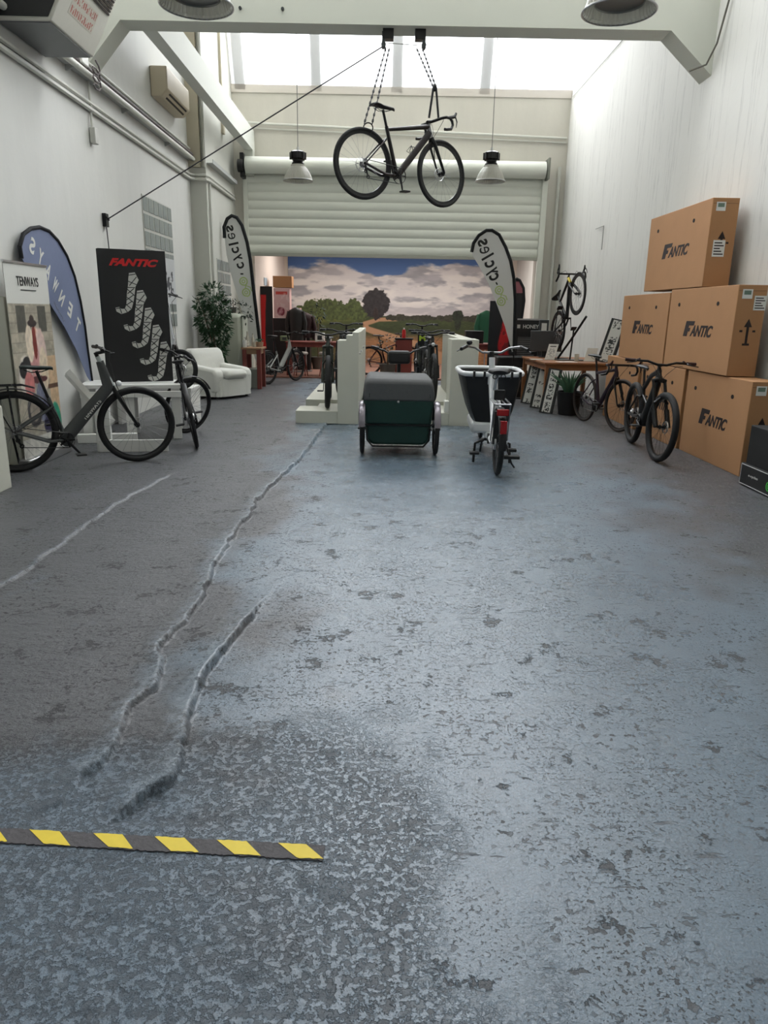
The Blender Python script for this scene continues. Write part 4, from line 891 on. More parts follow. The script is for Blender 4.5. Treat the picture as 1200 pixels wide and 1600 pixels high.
for x, z in ((-.05, .2), (.0, .45), (-.05, .06)): g.cyl((x, -.045, z), (x, -.03, z), .01, 8)
g.build('screw_heads', BLK, t)
t = thing('low_shelf', 'low white shelf with pamphlets under the folding bicycle', 'shelf', (-3.15, 9.9, 0))
MB().box((-.4, -.25, .44), (.62, .25, .495)).build('shelf_top', WHT, t, bevel=.004)
for x in (-.38, .56): MB().box((x, -.24, 0), (x+.05, .24, .44)).build('side_board', WHT, t, bevel=.004)
# black board with five boots of white lattice
B0_, B1_ = Vector((-3.23, 8.62, .655)), Vector((-2.55, 8.92, .655)); bw = (B1_-B0_).length; bu = (B1_-B0_).normalized(); bh = 1.50; tiltv = Vector((-.03, .04, 1)).normalized()
t = thing('display_board', 'tall black board with a red title and five white lattice boots', 'sign board', B0_)
Mb = frame_at((0, 0, 0), bu, tiltv)
MB().box((0, 0, -.03), (bw, bh, 0), Mb).build('board_panel', BOARD, t, bevel=.003)
text('red_lettering', 'FANTIC', bw*.74, .085, frame_at(Mb @ Vector((bw*.52, bh*.905, .002)), bu, tiltv), RED, t, shear=.4, bold=.05)
LAT = mat('lattice_white', (196, 196, 190), .6)
boot = [(355, 290), (415, 280), (450, 365), (412, 440), (398, 520), (380, 610), (355, 690), (310, 728), (245, 750), (198, 722), (190, 680), (228, 670), (250, 692), (285, 690), (305, 640), (318, 520), (335, 430), (345, 350)]
for k in range(5):
    f = lambda p: ((p[0]-55+70*k)/690*bw, (1-(p[1]-30+195*k)/1500)*bh)
    g = MB(); g.T = Mb; g.prism([f(p) for p in boot][::-1], .001, .004); bt = g.build('lattice_boot', LAT, t)
    for a_, b_ in (((352, 315), (420, 300)), ((340, 380), (430, 420)), ((350, 430), (430, 330)), ((322, 450), (405, 450)), ((325, 520), (395, 460)), ((325, 470), (395, 540)), ((312, 590), (388, 530)), ((315, 560), (380, 620)), ((300, 650), (372, 600)), ((300, 640), (352, 690)), ((285, 690), (310, 730)), ((235, 680), (250, 745)), ((195, 690), (240, 680))):
        p0, p1 = f(a_), f(b_); g = MB(); g.T = Mb; g.tube([(p0[0], p0[1], .004), (p1[0], p1[1], .004)], .0045, 4); g.build('lattice_line', BOARD, bt)
MB().tube([Mb @ Vector((.0, 0, -.06)), Mb @ Vector((.0, bh, -.05))], .012, 6).build('back_post', BLK, t)
t = thing('wall_poster', 'small grey poster with black scribbled lettering below the glass-block window', 'poster', (XL+.03, 12.5, 2.0))
painted('poster_face', (0, -.45, -.42), (0, 1, 0), (0, 0, 1), .9, .72, 60, 50, lambda u, v: blend(np.zeros(u.shape+(3,))+np.array([196, 198, 200.]), (fbm(u*7, v*9, 3, 77) > .53)*(u > .12)*(u < .85)*(v > .15)*(v < .72)*.85, (40, 42, 48)), t, thick=.01)

# ================================================================== FLAGS AND POSTERS
NAVY = mat('flag_slate_blue', (112, 122, 152), .7, noise=.05); FWHT = mat('flag_white', (214, 214, 212), .7, noise=.03, scale=2)
def flag(label, Y, outer, inner, cloth, pole_r=.02, sleeve=.03, grp=None, base=True, X=None):
    "outer: black sleeve line in photo pixels from the tip over the top down the pole; inner: the free edge back to the tip"
    O = at(*outer[-1], X=X) if X else at(*outer[-1], Y=Y); t = thing('feather_flag', label, 'flag', (O.x, O.y, 0), 0, grp)
    R_ = Matrix.Rotation(PI/2 if X else 0, 4, 'Z')
    def q(p): v = at(*p, X=X) if X else at(*p, Y=Y); return Vector((v.x-O.x, v.y-O.y, v.z))
    po = [q(p) for p in outer]; pi = [q(p) for p in inner]
    pts = po+pi; n = len(pts); N_ = R_ @ Vector((0, .0025, 0))
    MB().add([p-N_ for p in pts]+[p+N_ for p in pts], [tuple(range(n)), tuple(range(2*n-1, n-1, -1))]+[(i, n+i, n+(i+1) % n, (i+1) % n) for i in range(n)]).build('flag_cloth', cloth, t, smooth=False)
    MB().tube(po, sleeve, 8, flat=2.2 if False else 1, ref=(0, 1, 0)).build('pole_sleeve', mat('sleeve_black', (16, 18, 22), .8), t)
    e = po[-1]; MB().tube([e, Vector((e.x, e.y, .01))], .014, 8).build('flag_pole', BLK, t)
    if base:
        g = MB(); bo = e.x+(.14 if X else 0); g.box((bo-.17, e.y-.03, 0), (bo+.17, e.y+.03, .015)).box((bo-.03, e.y-.17, 0), (bo+.03, e.y+.17, .015)); g.build('cross_base', BLK, t)
    return t, q, R_
def flag_text(t, q, R_, Y, body, a, b_, h, m, bold=.03, mirror=True):
    "text read from pixel a to pixel b_ on the flag (seen from behind, so mirrored)"
    A, B_ = q(a), q(b_); d = B_-A; n = R_ @ Vector((0, -1, 0)); yv = n.cross(d.normalized())
    if mirror: # letters' tops towards the pole, seen in mirror image
        M = frame_at((A+B_)/2+n*.0035, -d, -(-yv) if False else yv*-1)
        # build with reading direction d and up towards the pole
        M = Matrix(((d.normalized().x, -yv.x, n.x, 0), (d.normalized().y, -yv.y, n.y, 0), (d.normalized().z, -yv.z, n.z, 0), (0, 0, 0, 1))); C_ = (A+B_)/2+n*.0035; M.translation = C_
    o = text('flag_lettering', body, d.length, h, M, m, t, bold=bold); return o
fo = [(34, 404), (31, 385), (36, 366), (48, 357), (62, 355), (76, 361), (90, 376), (104, 400), (116, 432), (125, 470), (132, 510), (137, 550), (144, 600)]
fi = [(136, 588), (120, 548), (100, 510), (80, 478), (62, 448), (46, 424)]
t, q, R_ = flag('slate blue feather flag with mirrored white lettering at the left wall', 0, fo, fi, NAVY, sleeve=.02, X=-3.53)
def letters(t, q, R_, word, pts, size, m):
    n = len(word)
    for k, ch in enumerate(word):
        u = k/(n-1)*(len(pts)-1); i = min(int(u), len(pts)-2); f_ = u-i; P_ = (pts[i][0]*(1-f_)+pts[i+1][0]*f_, pts[i][1]*(1-f_)+pts[i+1][1]*f_); D = (pts[i+1][0]-pts[i][0], pts[i+1][1]-pts[i][1])
        A = q(P_); d = (q((P_[0]+D[0]*.01, P_[1]+D[1]*.01))-A).normalized(); nn = R_ @ Vector((0, -1, 0)); yv = nn.cross(d); A = A+nn*.0035
        M = Matrix(((d.x, -yv.x, nn.x, A.x), (d.y, -yv.y, nn.y, A.y), (d.z, -yv.z, nn.z, A.z), (0, 0, 0, 1)))
        w, h = size; ww = {'I': .3, 'l': .35, '-': .4}.get(ch, 1)*w; hh = h*(.12 if ch == '-' else 1.35 if ch in 'l' else 1.25 if ch == 'y' else 1)
        text('flag_letter', ch, ww, hh, M, m, t, bold=.022 if ch in 'yscl' else .0 if ch == 'e' else .03)
letters(t, q, R_, 'TENWAYS', [(121, 508), (109, 484), (96, 466), (86, 446), (75, 424), (63, 402), (50, 384)], (.10, .17), LOGOW)
_a, _b = q((100, 502)), q((84, 472)); _d = (_b-_a).normalized(); _n = Vector((1, 0, 0)); _y = _n.cross(_d); _c = (_a+_b)/2+_n*.004
text('flag_subtitle', 'ELECTRIC BIKES', (_b-_a).length, .03, Matrix(((_d.x, -_y.x, _n.x, _c.x), (_d.y, -_y.y, _n.y, _c.y), (_d.z, -_y.z, _n.z, _c.z), (0, 0, 0, 1))), mat('flag_pale', (150, 158, 178), .6), t)
GLG = mat('flag_logo_green', (176, 194, 128), .6)
fo = [(351, 372), (350, 355), (355, 342), (362, 337), (370, 340), (378, 352), (386, 378), (391, 405), (396, 450), (402, 500), (408, 552), (410, 585)]
fi = [(398, 560), (385, 510), (372, 465), (360, 425), (354, 398)]
t, q, R_ = flag('white feather flag with black mirrored lettering beside the pale fridge', 15.5, fo, fi, FWHT, sleeve=.035)
letters(t, q, R_, 'cycles', [(376, 415), (371, 402), (368, 391), (365, 381), (362, 369), (359, 357)], (.115, .15), BOARD)
text('flag_letter', '-', .06, .03, Matrix.Translation(q((378, 428))-Vector((0, .004, 0))) @ frame_at((0, 0, 0), (1, 0, 0), (0, 0, 1)), BOARD, t)
c_ = q((384, 448)); bike_emblem(frame_at(c_-Vector((0, .004, 0)), Vector((.22, 0, -.97)), Vector((.97, 0, .22))), .2, GLG, t)
fo = [(737, 394), (740, 380), (748, 368), (760, 360), (769, 360), (780, 367), (790, 386), (798, 408), (803, 435), (805, 470), (804, 510), (803, 548)]
fi = [(800, 550), (789, 510), (776, 475), (764, 445), (751, 420), (740, 402)]
t, q, R_ = flag('white feather flag with black mirrored lettering near the menu board', 13.5, fo, fi, FWHT, sleeve=.03)
letters(t, q, R_, 'cycles', [(772, 433), (768, 424), (765, 413), (762, 401), (757, 391), (754, 379)], (.108, .175), BOARD)
text('flag_letter', '-', .05, .025, Matrix.Translation(q((776, 443))-Vector((0, .004, 0))) @ Matrix.Rotation(1.0, 4, 'Y') @ frame_at((0, 0, 0), (1, 0, 0), (0, 0, 1)), BOARD, t)
c_ = q((783, 462)); bike_emblem(frame_at(c_-Vector((0, .004, 0)), Vector((.25, 0, -.97)), Vector((.97, 0, .25))), .18, GLG, t)
fo = [(806, 435), (812, 438), (818, 450), (819, 470), (815, 498)]; fi = [(805, 498), (804, 460)]
t, q, R_ = flag('black feather flag peeking out behind the white flag on the right', 16.2, fo, fi, BOARD, sleeve=.03)
v_ = [q(p) for p in ((806, 440), (811, 440), (816, 450), (817, 458), (806, 458))]; MB().add([p-Vector((0, .006, 0)) for p in v_], [(0, 1, 2, 3, 4)]).build('flag_patch', mat('flag_rose', (150, 90, 96), .7), t)
# black and red banner behind the right flag
t = thing('pull_up_banner', 'black banner with a red figure standing behind the white feather flag', 'banner', (2.30, 14.4, 0)); q0 = at(766, 470, Y=14.4); q1 = at(804, 570, Y=14.4); w = q1.x-q0.x
def bred(u, v):
    c = np.zeros(u.shape+(3,))+np.array([18, 20, 26.]); m = sst(.06, .0, np.abs(u-.62-.08*np.sin(v*9))-.13-.05*fbm(u*5, v*8, 2, 9))*(v < .80)
    c = blend(c, m, (196, 22, 30)); return blend(c, m*(fbm(u*9, v*14, 3, 19) > .56)*.6, (90, 14, 20))
t.location = (q0.x+w/2, 14.4, 0); painted('banner_print', (-w/2, 0, .08), (1, 0, 0), (0, 0, 1), w, q0.z-.08, 40, 90, bred, t, thick=.006); MB().box((-w/2-.02, -.08, 0), (w/2+.02, .08, .08)).build('banner_base', BLKP, t, bevel=.01)
# roll-up poster with a rider, far left
def poster(u, v):
    P_ = u*0; c = np.zeros(u.shape+(3,))+np.array([176, 168, 150.])
    c = blend(c, (fbm(u*3, v*16, 3, 301) > .52)*.4, (140, 134, 122)); c = blend(c, (((v*20) % 1) < .1)*(v > .55)*.5, (120, 114, 104))
    for x0, x1 in ((.16, .36), (.66, .86)): c = blend(c, ((u > x0)*(u < x1)*(v > .655)*(v < .79))*1., (84, 82, 74))
    c = blend(c, (u > .78)*(v < .52)*(v > .2)*(fbm(u*6, v*10, 3, 303) > .38)*1., (206, 176, 142)); c = blend(c, (u > .74)*(np.abs(v-.35) < .012)*1., (90, 60, 44))
    def el(cx, cy, rx, ry, rgb, k=0):
        nonlocal c
        r = np.hypot((u-cx+k*(v-cy))/rx, (v-cy)/ry); c = blend(c, 1-sst(.92, 1.05, r+.2*(fbm(u*16, v*24, 3, 305)-.5)), rgb)
    el(.24, .42, .16, .12, (214, 206, 194)); el(.18, .46, .08, .045, (34, 32, 34)); el(.30, .50, .10, .03, (40, 38, 38), .4)
    el(.62, .52, .17, .16, (222, 196, 186)); el(.48, .52, .11, .14, (206, 150, 146)); el(.40, .60, .09, .1, (226, 210, 188)); el(.68, .45, .11, .12, (224, 206, 180))
    el(.53, .66, .05, .035, (212, 160, 140)); el(.52, .60, .05, .09, (130, 52, 44)); el(.50, .70, .11, .02, (52, 40, 38)); el(.50, .72, .055, .025, (60, 46, 42))
    el(.52, .40, .22, .02, (90, 40, 44)); el(.55, .28, .13, .11, (104, 108, 130)); el(.66, .24, .1, .08, (70, 70, 92)); c = blend(c, (np.abs(u-.55) < .14)*(v < .38)*(v > .16)*(((u*24+2*v) % 1) < .35)*.5, (170, 176, 196))
    el(.3, .38, .12, .07, (196, 120, 118)); el(.35, .24, .17, .09, (60, 58, 60)); el(.35, .24, .12, .06, (150, 140, 128)); el(.86, .14, .14, .12, (40, 150, 120)); el(.66, .14, .12, .05, (40, 36, 70))
    c = blend(c, (v < .1)*1., (200, 198, 190)); c = c*(.86+.28*fbm(u*22, v*44, 4, 333))[..., None]; return blend(c, (v > .80)*1., (214, 214, 208))
P0, P1 = at(3, 405, X=-3.40), at(72, 418, X=-3.40)
t = thing('roll_up_poster', 'roll-up poster of a rider in a hat on a city street', 'poster', (-3.40, P0.y, 0))
PU = Vector((0, 1, 0)); O = Vector((0, 0, .09)); ph = P0.z-.11; pw_ = P1.y-P0.y
painted('poster_print', O, PU, (0, 0, 1), pw_, ph, 90, 200, poster, t, thick=.005)
pn = PU.cross(Vector((0, 0, 1)))
text('poster_title', 'TENWAYS', pw_*.5, .085, frame_at(O+PU*pw_*.5+Vector((0, 0, ph*.915))+pn*.003, PU, (0, 0, 1)), BOARD, t, bold=.01)
MB().box((pw_*.32, ph*.868, .002), (pw_*.68, ph*.873, .0035), frame_at(O, PU, (0, 0, 1))).build('poster_subtitle', DGRY, t)
MB().box((0, ph, -.015), (pw_, ph+.02, .01), frame_at(O, PU, (0, 0, 1))).build('top_rail', SIL, t); MB().box((-.03, -.09, -.06), (pw_+.03, 0, .06), frame_at(O, PU, (0, 0, 1))).build('cassette', SIL, t, bevel=.01)

# ================================================================== FURNITURE LEFT BACK
t = thing('armchair', 'white slip-covered armchair by the left wall', 'armchair', (-2.96, 13.15, 0), math.radians(-32)); t.scale = (.98, .98, .98)
# local: seat faces +x
g = MB(); g.box((-.40, -.42, .12), (.42, .42, .36)); g.build('base', FAB, t, bevel=.05)
g = MB(); g.prism([(-.46, .12), (-.18, .12), (-.18, .62), (-.24, .80), (-.32, .86), (-.42, .84), (-.50, .70)], -.40, .40, 'y'); g.build('backrest', FAB, t, bevel=.07)
for s_ in (1, -1):
    g = MB(); g.prism([(-.38, .10), (.40, .10), (.42, .44), (.36, .52), (-.30, .58), (-.38, .56)], .36*s_-.11, .36*s_+.11, 'y'); g.build('armrest', FAB, t, bevel=.075)
g = MB(); g.box((-.2, -.27, .34), (.50, .27, .50)); g.build('seat_cushion', FAB, t, bevel=.07)
g = MB(); pts = []
for k in range(80):
    a = 2*PI*k/80; x = .5*math.copysign(abs(math.cos(a))**.4, math.cos(a)); y = .5*math.copysign(abs(math.sin(a))**.4, math.sin(a)); w = 1+.018*math.sin(k*2.1); pts.append((x*w*.93, y*w*.96))
n = len(pts); vs = [(x, y, .045) for x, y in pts]+[(x*.95, y*.95, .34) for x, y in pts]; g.add(vs, [(i, (i+1) % n, n+(i+1) % n, n+i) for i in range(n)]); g.build('skirt', FAB, t)
for x in (-.36, .36):
    for y in (-.36, .36): MB().cyl((x, y, 0), (x, y, .13), .025, 10).build('foot', BLKP, t)
t = thing('refrigerator', 'rounded pale green retro fridge in the left corner', 'refrigerator', (-3.04, 15.1, 0), 0)
MB().box((-.25, -.26, .04), (.22, .26, 1.44)).build('fridge_body', FRG, t, bevel=.09); MB().box((.21, -.24, .1), (.25, .24, 1.38)).build('fridge_door', mat('fridge_door', (196, 200, 186), .35), t, bevel=.02)
MB().tube([(.24, -.2, .7), (.28, -.2, .74), (.28, -.2, .95), (.24, -.2, .99)], .012, 8).build('door_handle', SIL, t); MB().box((-.23, -.24, 0), (.2, .24, .05)).build('plinth', BLKP, t)
def leafy(name, label, loc, trunk, clumps, nleaf, size, seed, pot=None, m=None):
    t = thing(name, label, 'potted plant', loc); rr = random.Random(seed); g = MB()
    for pts, r_ in trunk: g.tube(pts, r_, 7)
    g.build('trunk', mat('bark', (88, 72, 54), .8), t); g = MB()
    for (c, r_) in clumps:
        for k in range(int(nleaf*r_[0]*r_[2]/.05)):
            v = Vector((rr.gauss(0, 1), rr.gauss(0, 1), rr.gauss(0, 1))).normalized()*rr.uniform(.45, 1)**.5; p = Vector(c)+Vector((v.x*r_[0], v.y*r_[1], v.z*r_[2]))
            d = (v+Vector((rr.uniform(-.6, .6), rr.uniform(-.6, .6), rr.uniform(-.9, .1)))).normalized(); sd = d.cross(Vector((rr.uniform(-1, 1), rr.uniform(-1, 1), 1))).normalized(); L_ = size*rr.uniform(.7, 1.3); nn = d.cross(sd)
            g.add([p, p+d*L_*.45+sd*L_*.2-nn*L_*.04, p+d*L_-nn*L_*.1, p+d*L_*.45-sd*L_*.2-nn*L_*.04, p+d*L_*.5+nn*L_*.03], [(0, 1, 4), (1, 2, 4), (2, 3, 4), (3, 0, 4)])
    g.build('foliage', m or PLEAF, t, smooth=False)
    if pot: MB().lathe([(.001, 0), (pot*.75, 0), (pot, pot*1.5), (pot*1.05, pot*1.6), (pot*.9, pot*1.6), (pot*.85, pot*1.4), (.001, pot*1.4)], 20).build('pot', mat('pot_grey', (90, 88, 82), .7), t)
    return t
leafy('potted_fig', 'tall bushy green fig tree between the armchair and the fridge', (-3.2, 14.0, 0), [([(0, 0, .2), (.02, 0, .8), (-.02, 0, 1.6)], [.025, .02, .012]), ([(0, 0, .8), (-.14, -.05, 1.4), (-.24, -.1, 1.72)], [.014, .01, .006])],
      [((.02, 0, 1.72), (.22, .22, .26)), ((.12, 0, 1.5), (.2, .2, .25)), ((-.04, 0, 1.3), (.27, .24, .25)), ((.04, 0, 1.0), (.23, .2, .25)), ((.06, 0, .72), (.17, .17, .2)), ((-.2, -.08, 1.6), (.09, .08, .1)), ((.2, 0, 1.2), (.12, .1, .3))], 190, .105, 5, pot=.17)
leafy('fridge_plant', 'trailing dark green plant on top of the pale fridge', (-3.02, 15.05, 1.445), [([(0, 0, .05), (0, 0, .28)], [.01, .006])], [((-.02, 0, .14), (.24, .16, .13)), ((.26, -.1, .05), (.13, .1, .12)), ((.30, -.14, -.1), (.07, .06, .12)), ((0, 0, .28), (.02, .02, .1))], 80, .09, 9, pot=.07, m=mat('dark_leaf', (26, 44, 32), .5, noise=.3))
t = table('side_table', 'small wooden table with dark red legs beside the fridge', -2.78, -2.38, 14.45, 15.05, .80, mat('pale_wood', (150, 116, 86), .5, noise=.15), leg=.08, legm=WOODR)
t = thing('metal_cabinet', 'low grey metal cabinet under the red-legged table', 'cabinet', (-2.60, 14.78, 0)); MB().box((-.12, -.2, 0), (.12, .2, .38)).build('cabinet_body', mat('cabinet_grey', (128, 132, 124), .5), t, bevel=.01)
for k, (x, y, r_, h, m_, lab) in enumerate(((-2.70, 14.75, .035, .30, GLASSM, 'tall clear bottle at the left of the red-legged table'), (-2.62, 14.9, .03, .26, GLASSM, 'slim clear bottle behind the cups on the red-legged table'), (-2.72, 14.55, .05, .14, WHT, 'white mug at the left edge of the red-legged table'), (-2.56, 14.7, .035, .10, GLASSM, 'small drinking glass in the middle of the red-legged table'), (-2.47, 14.8, .08, .10, mat('terracotta_pale', (170, 140, 116), .7), 'pale round bowl with green leaves on the red-legged table'))):
    t = thing(('bottle', 'bottle', 'mug', 'drinking_glass', 'bowl')[k], lab, ('bottle', 'bottle', 'mug', 'glass', 'bowl')[k], (x, y, .80))
    pr = [(.001, 0), (r_, 0), (r_, h*.6), (r_*.4, h*.75), (r_*.4, h), (r_*.3, h), (r_*.3, h*.75), (.001, h*.7)] if k < 2 else [(.001, 0), (r_*.85, 0), (r_, h), (r_*.9, h), (r_*.8, .012), (.001, .012)]
    MB().lathe(pr, 18).build(('bottle_body', 'bottle_body', 'mug_body', 'glass_body', 'bowl_body')[k], m_, t)
    if k == 4:
        g = MB(); rr = random.Random(2)
        for j in range(14): a = j*2.4; g.tube([(0, 0, .08), (.05*math.cos(a), .05*math.sin(a), .15), (.09*math.cos(a), .09*math.sin(a), .13)], [.01, .012, .002], 5, flat=.3)
        g.build('leaves', ALEAF, t)
    if k == 2: MB().ring((.065, 0, .07), .03, .007, 14, 6).build('handle', WHT, t)

# ================================================================== BACK ROOM
t = thing('red_figure_board', 'black board with a red figure at the left of the back doorway', 'sign board', (-2.42, 18.0, 0)); q0, q1 = at(402, 447, Y=18.0), at(427, 530, Y=18.0); w = q1.x-q0.x
t.location = (q0.x+w/2, 18.0, 0)
painted('board_print', (-w/2, 0, .0), (1, 0, 0), (0, 0, 1), w, q0.z, 30, 90, lambda u, v: blend(np.zeros(u.shape+(3,))+np.array([18, 20, 24.]), sst(.03, .0, np.abs(u-.24-.05*np.sin(v*7+1))-.24-.05*fbm(u*4, v*7, 2, 6))*(v > .30)*(v < .90), (206, 26, 26)), t, thick=.04)
def posterp(u, v):
    c = np.zeros(u.shape+(3,))+np.array([214, 182, 184.]); c = blend(c, (np.abs(v-.84) < .05)*(u > .15)*(u < .85)*.9, (190, 60, 52)); r = np.hypot(u-.45, (v-.22)*1.6)
    c = blend(c, ((r < .24)*(r > .12))*1., (130, 52, 70)); c = blend(c, (r < .12)*.8, (170, 110, 124)); return blend(c, (fbm(u*6, v*9, 3, 411) > .6)*.4, (236, 226, 226))
for k, (a, b_, c_, d_, Y, lab) in enumerate(((427, 450, 447, 497, 19.0, 'pink printed carton under the brown carton in the back room'), (455, 481, 463, 520, 19.5, 'pink printed carton right of the brown carton in the back room'))):
    q0, q1 = at(a, b_, Y=Y), at(c_+6, d_, Y=Y); w = q1.x-q0.x
    t = thing('printed_carton', lab, 'box', ((q0.x+q1.x)/2, Y+.2, q1.z if k == 0 else q1.z)); painted('printed_face', (-w/2, -.2, 0), (1, 0, 0), (0, 0, 1), w, q0.z-q1.z, 40, 60, posterp, t, thick=.003); MB().box((-w/2+.002, -.195, 0.002), (w/2-.002, .2, q0.z-q1.z-.002)).build('carton_body', mat('pink_card', (208, 172, 168), .7), t)
q0, q1 = at(426, 431, Y=19.0), at(456, 449.5, Y=19.0); w = q1.x-q0.x
t = thing('brown_carton', 'brown cardboard box on top of the pink cartons in the back room', 'cardboard box', ((q0.x+q1.x)/2, 19.2, q1.z)); MB().box((-w/2, -.2, 0), (w/2, .2, q0.z-q1.z)).build('carton_body', CARD, t, bevel=.005)
for k, (pa, pb, Y) in enumerate((((427, 497), (455, 540), 19.0), ((455, 520), (483, 545), 19.5))):
    q0, q1 = at(*pa, Y=Y), at(*pb, Y=Y); t = thing('black_cabinet', ('black cabinet carrying the pink cartons in the back room', 'black cabinet right of it under the single pink carton')[k], 'cabinet', ((q0.x+q1.x)/2, Y+.22, 0)); w = q1.x-q0.x
    MB().box((-w/2-.03, -.22, 0), (w/2+.02, .22, q0.z)).build('cabinet_body', BLKP, t, bevel=.006)
q0 = at(414, 434, X=-2.95); t = thing('wall_notice', 'small pale blue notice on the cream side wall of the back room', 'notice', (-2.945, q0.y, 2.2)); z0 = at(414, 446, X=-2.95).z; t.location.z = z0; bx('notice_sheet', (0, -.2, 0), (.01, .25, q0.z-z0), mat('pale_blue', (170, 188, 200), .6), t)
t = table('long_table', 'long dark red wooden table in the back room', -2.35, -.75, 17.75, 18.45, .80, WOODR, leg=.07)
for k, (px, w, h, m_, lab) in enumerate(((500, .22, .2, WHT, 'white carton on the long red table'), (514, .12, .09, WHT, 'small white cup box at the right end of the long red table'), (445, .2, .12, mat('sage', (120, 132, 100), .7), 'sage green basket at the left end of the long red table'))):
    p = at(px, 530, Y=18.05); t = thing('table_box', lab, 'box', (min(p.x, -.85), 18.05, .802)); MB().box((-w/2, -w/2, 0), (w/2, w/2, h)).build('box_body', m_, t, bevel=.01); MB().box((-w/4, -w/2-.003, h*.2), (w/4, -w/2, h*.7)).build('box_print', DGRY, t)
def stool(x, y, lab):
    t = thing('bar_stool', lab, 'stool', (x, y, 0), .3, 'stools at the long red table'); MB().lathe([(.001, .52), (.17, .52), (.18, .55), (.16, .58), (.001, .58)], 20).build('seat', mat('stool_seat', (150, 140, 134), .5), t)
    for k in range(4): a = k*PI/2+.4; MB().cyl((.1*math.cos(a), .1*math.sin(a), .52), (.2*math.cos(a), .2*math.sin(a), 0), .014, 8).build('leg', WOODR, t)
stool(-1.95, 17.45, 'stool with a pale seat at the left end of the long red table'); stool(-1.35, 17.5, 'stool with a pale seat at the right end of the long red table')
def mannequin(px, Y, label, m, h0=.8, h1=1.6):
    p = at(px, 520, Y=Y); t = thing('dark_jacket', label, 'jacket', (p.x, Y, 0))
    MB().cyl((0, 0, 0), (0, 0, h1-.02), .012, 8).box((-.15, -.15, 0), (.15, .15, .02)).build('hanger_stand', SIL, t)
    MB().tube([(0, 0, h0), (0, 0, h0+.2), (0, 0, h1-.2), (0, 0, h1-.1), (0, 0, h1-.03)], [.19, .17, .2, .17, .04], 14, flat=.55, ref=(1, 0, 0)).build('jacket_body', m, t)
    for s_ in (1, -1): MB().tube([(.16*s_, 0, h1-.13), (.23*s_, -.02, h1-.4), (.21*s_, -.04, h1-.7)], [.06, .055, .045], 10).build('sleeve', m, t)
mannequin(463, 18.8, 'black jacket on a stand before the pink cartons', BLKP, .75, 1.62); mannequin(478, 19.1, 'short black jacket right of the other black jacket', mat('wine_black', (44, 22, 26), .7), .85, 1.5)
mannequin(759, 17.4, 'green jacket hanging left of the black banner', mat('jacket_green', (40, 92, 66), .8), .8, 1.62)
leafy('potted_shrub', 'small dark potted shrub before the left part of the mural', (at(497, 520, Y=20).x, 20, 0), [([(0, 0, .2), (0, 0, 1.2)], .02)], [((0, 0, 1.45), (.2, .2, .22)), ((0, 0, 1.15), (.12, .12, .15))], 70, .1, 13, pot=.2, m=MATS['dark_leaf'])
leafy('potted_bush', 'low dark green plant behind the tricycle handlebar', (at(606, 545, Y=17.6).x, 17.6, 0), [([(0, 0, .2), (0, 0, .6)], .02)], [((0, 0, .82), (.24, .2, .18))], 70, .1, 14, pot=.2, m=MATS['dark_leaf'])
t = thing('black_crate', 'black crate on a table behind the right display stand', 'crate', (at(741, 530, Y=16).x, 16, .9)); MB().box((-.2, -.15, 0), (.18, .15, .26)).build('crate_body', BLKP, t, bevel=.01)
t = table('sales_table', 'dark red table in the back right corner under the black crate', 1.6, 2.5, 15.7, 16.4, .90, WOODR)
t = thing('red_bottle', 'red bottle with white cap standing on the parked bicycle rack', 'bottle', (at(631, 530, Y=17.9).x, 17.95, .0)); t.location.z = .92; MB().lathe([(.001, 0), (.045, 0), (.045, .16), (.03, .2), (.001, .2)], 16).build('bottle_body', RED, t); MB().cyl((0, 0, .2), (0, 0, .24), .02).build('bottle_cap', WHT, t)
t = thing('plant_table', 'low dark side table under the red bottle in the back room', 'table', (at(631, 530, Y=17.9).x, 17.95, 0)); MB().box((-.22, -.2, .89), (.22, .2, .92)).build('table_top', BLKP, t); MB().box((-.2, -.18, 0), (.2, .18, .89)).build('cabinet_body', WOODR, t)
t = thing('number_tag', 'small black and yellow-green letter tag on the right display stand row', 'tag', (at(660, 531, Y=14.2).x, 14.2, 1.0)); q_ = at(660, 531, Y=14.2); t.location = (q_.x, 14.2, q_.z); MB().box((-.09, 0, -.1), (.09, .01, .1)).cyl((0, .005, -.1), (0, .005, -q_.z), .008).build('tag_plate', BLKP, t); text('tag_letter', 'M', .12, .1, frame_at((0, -.002, .03), (1, 0, 0), (0, 0, 1)), mat('lime', (190, 214, 70), .5), t, bold=.03)

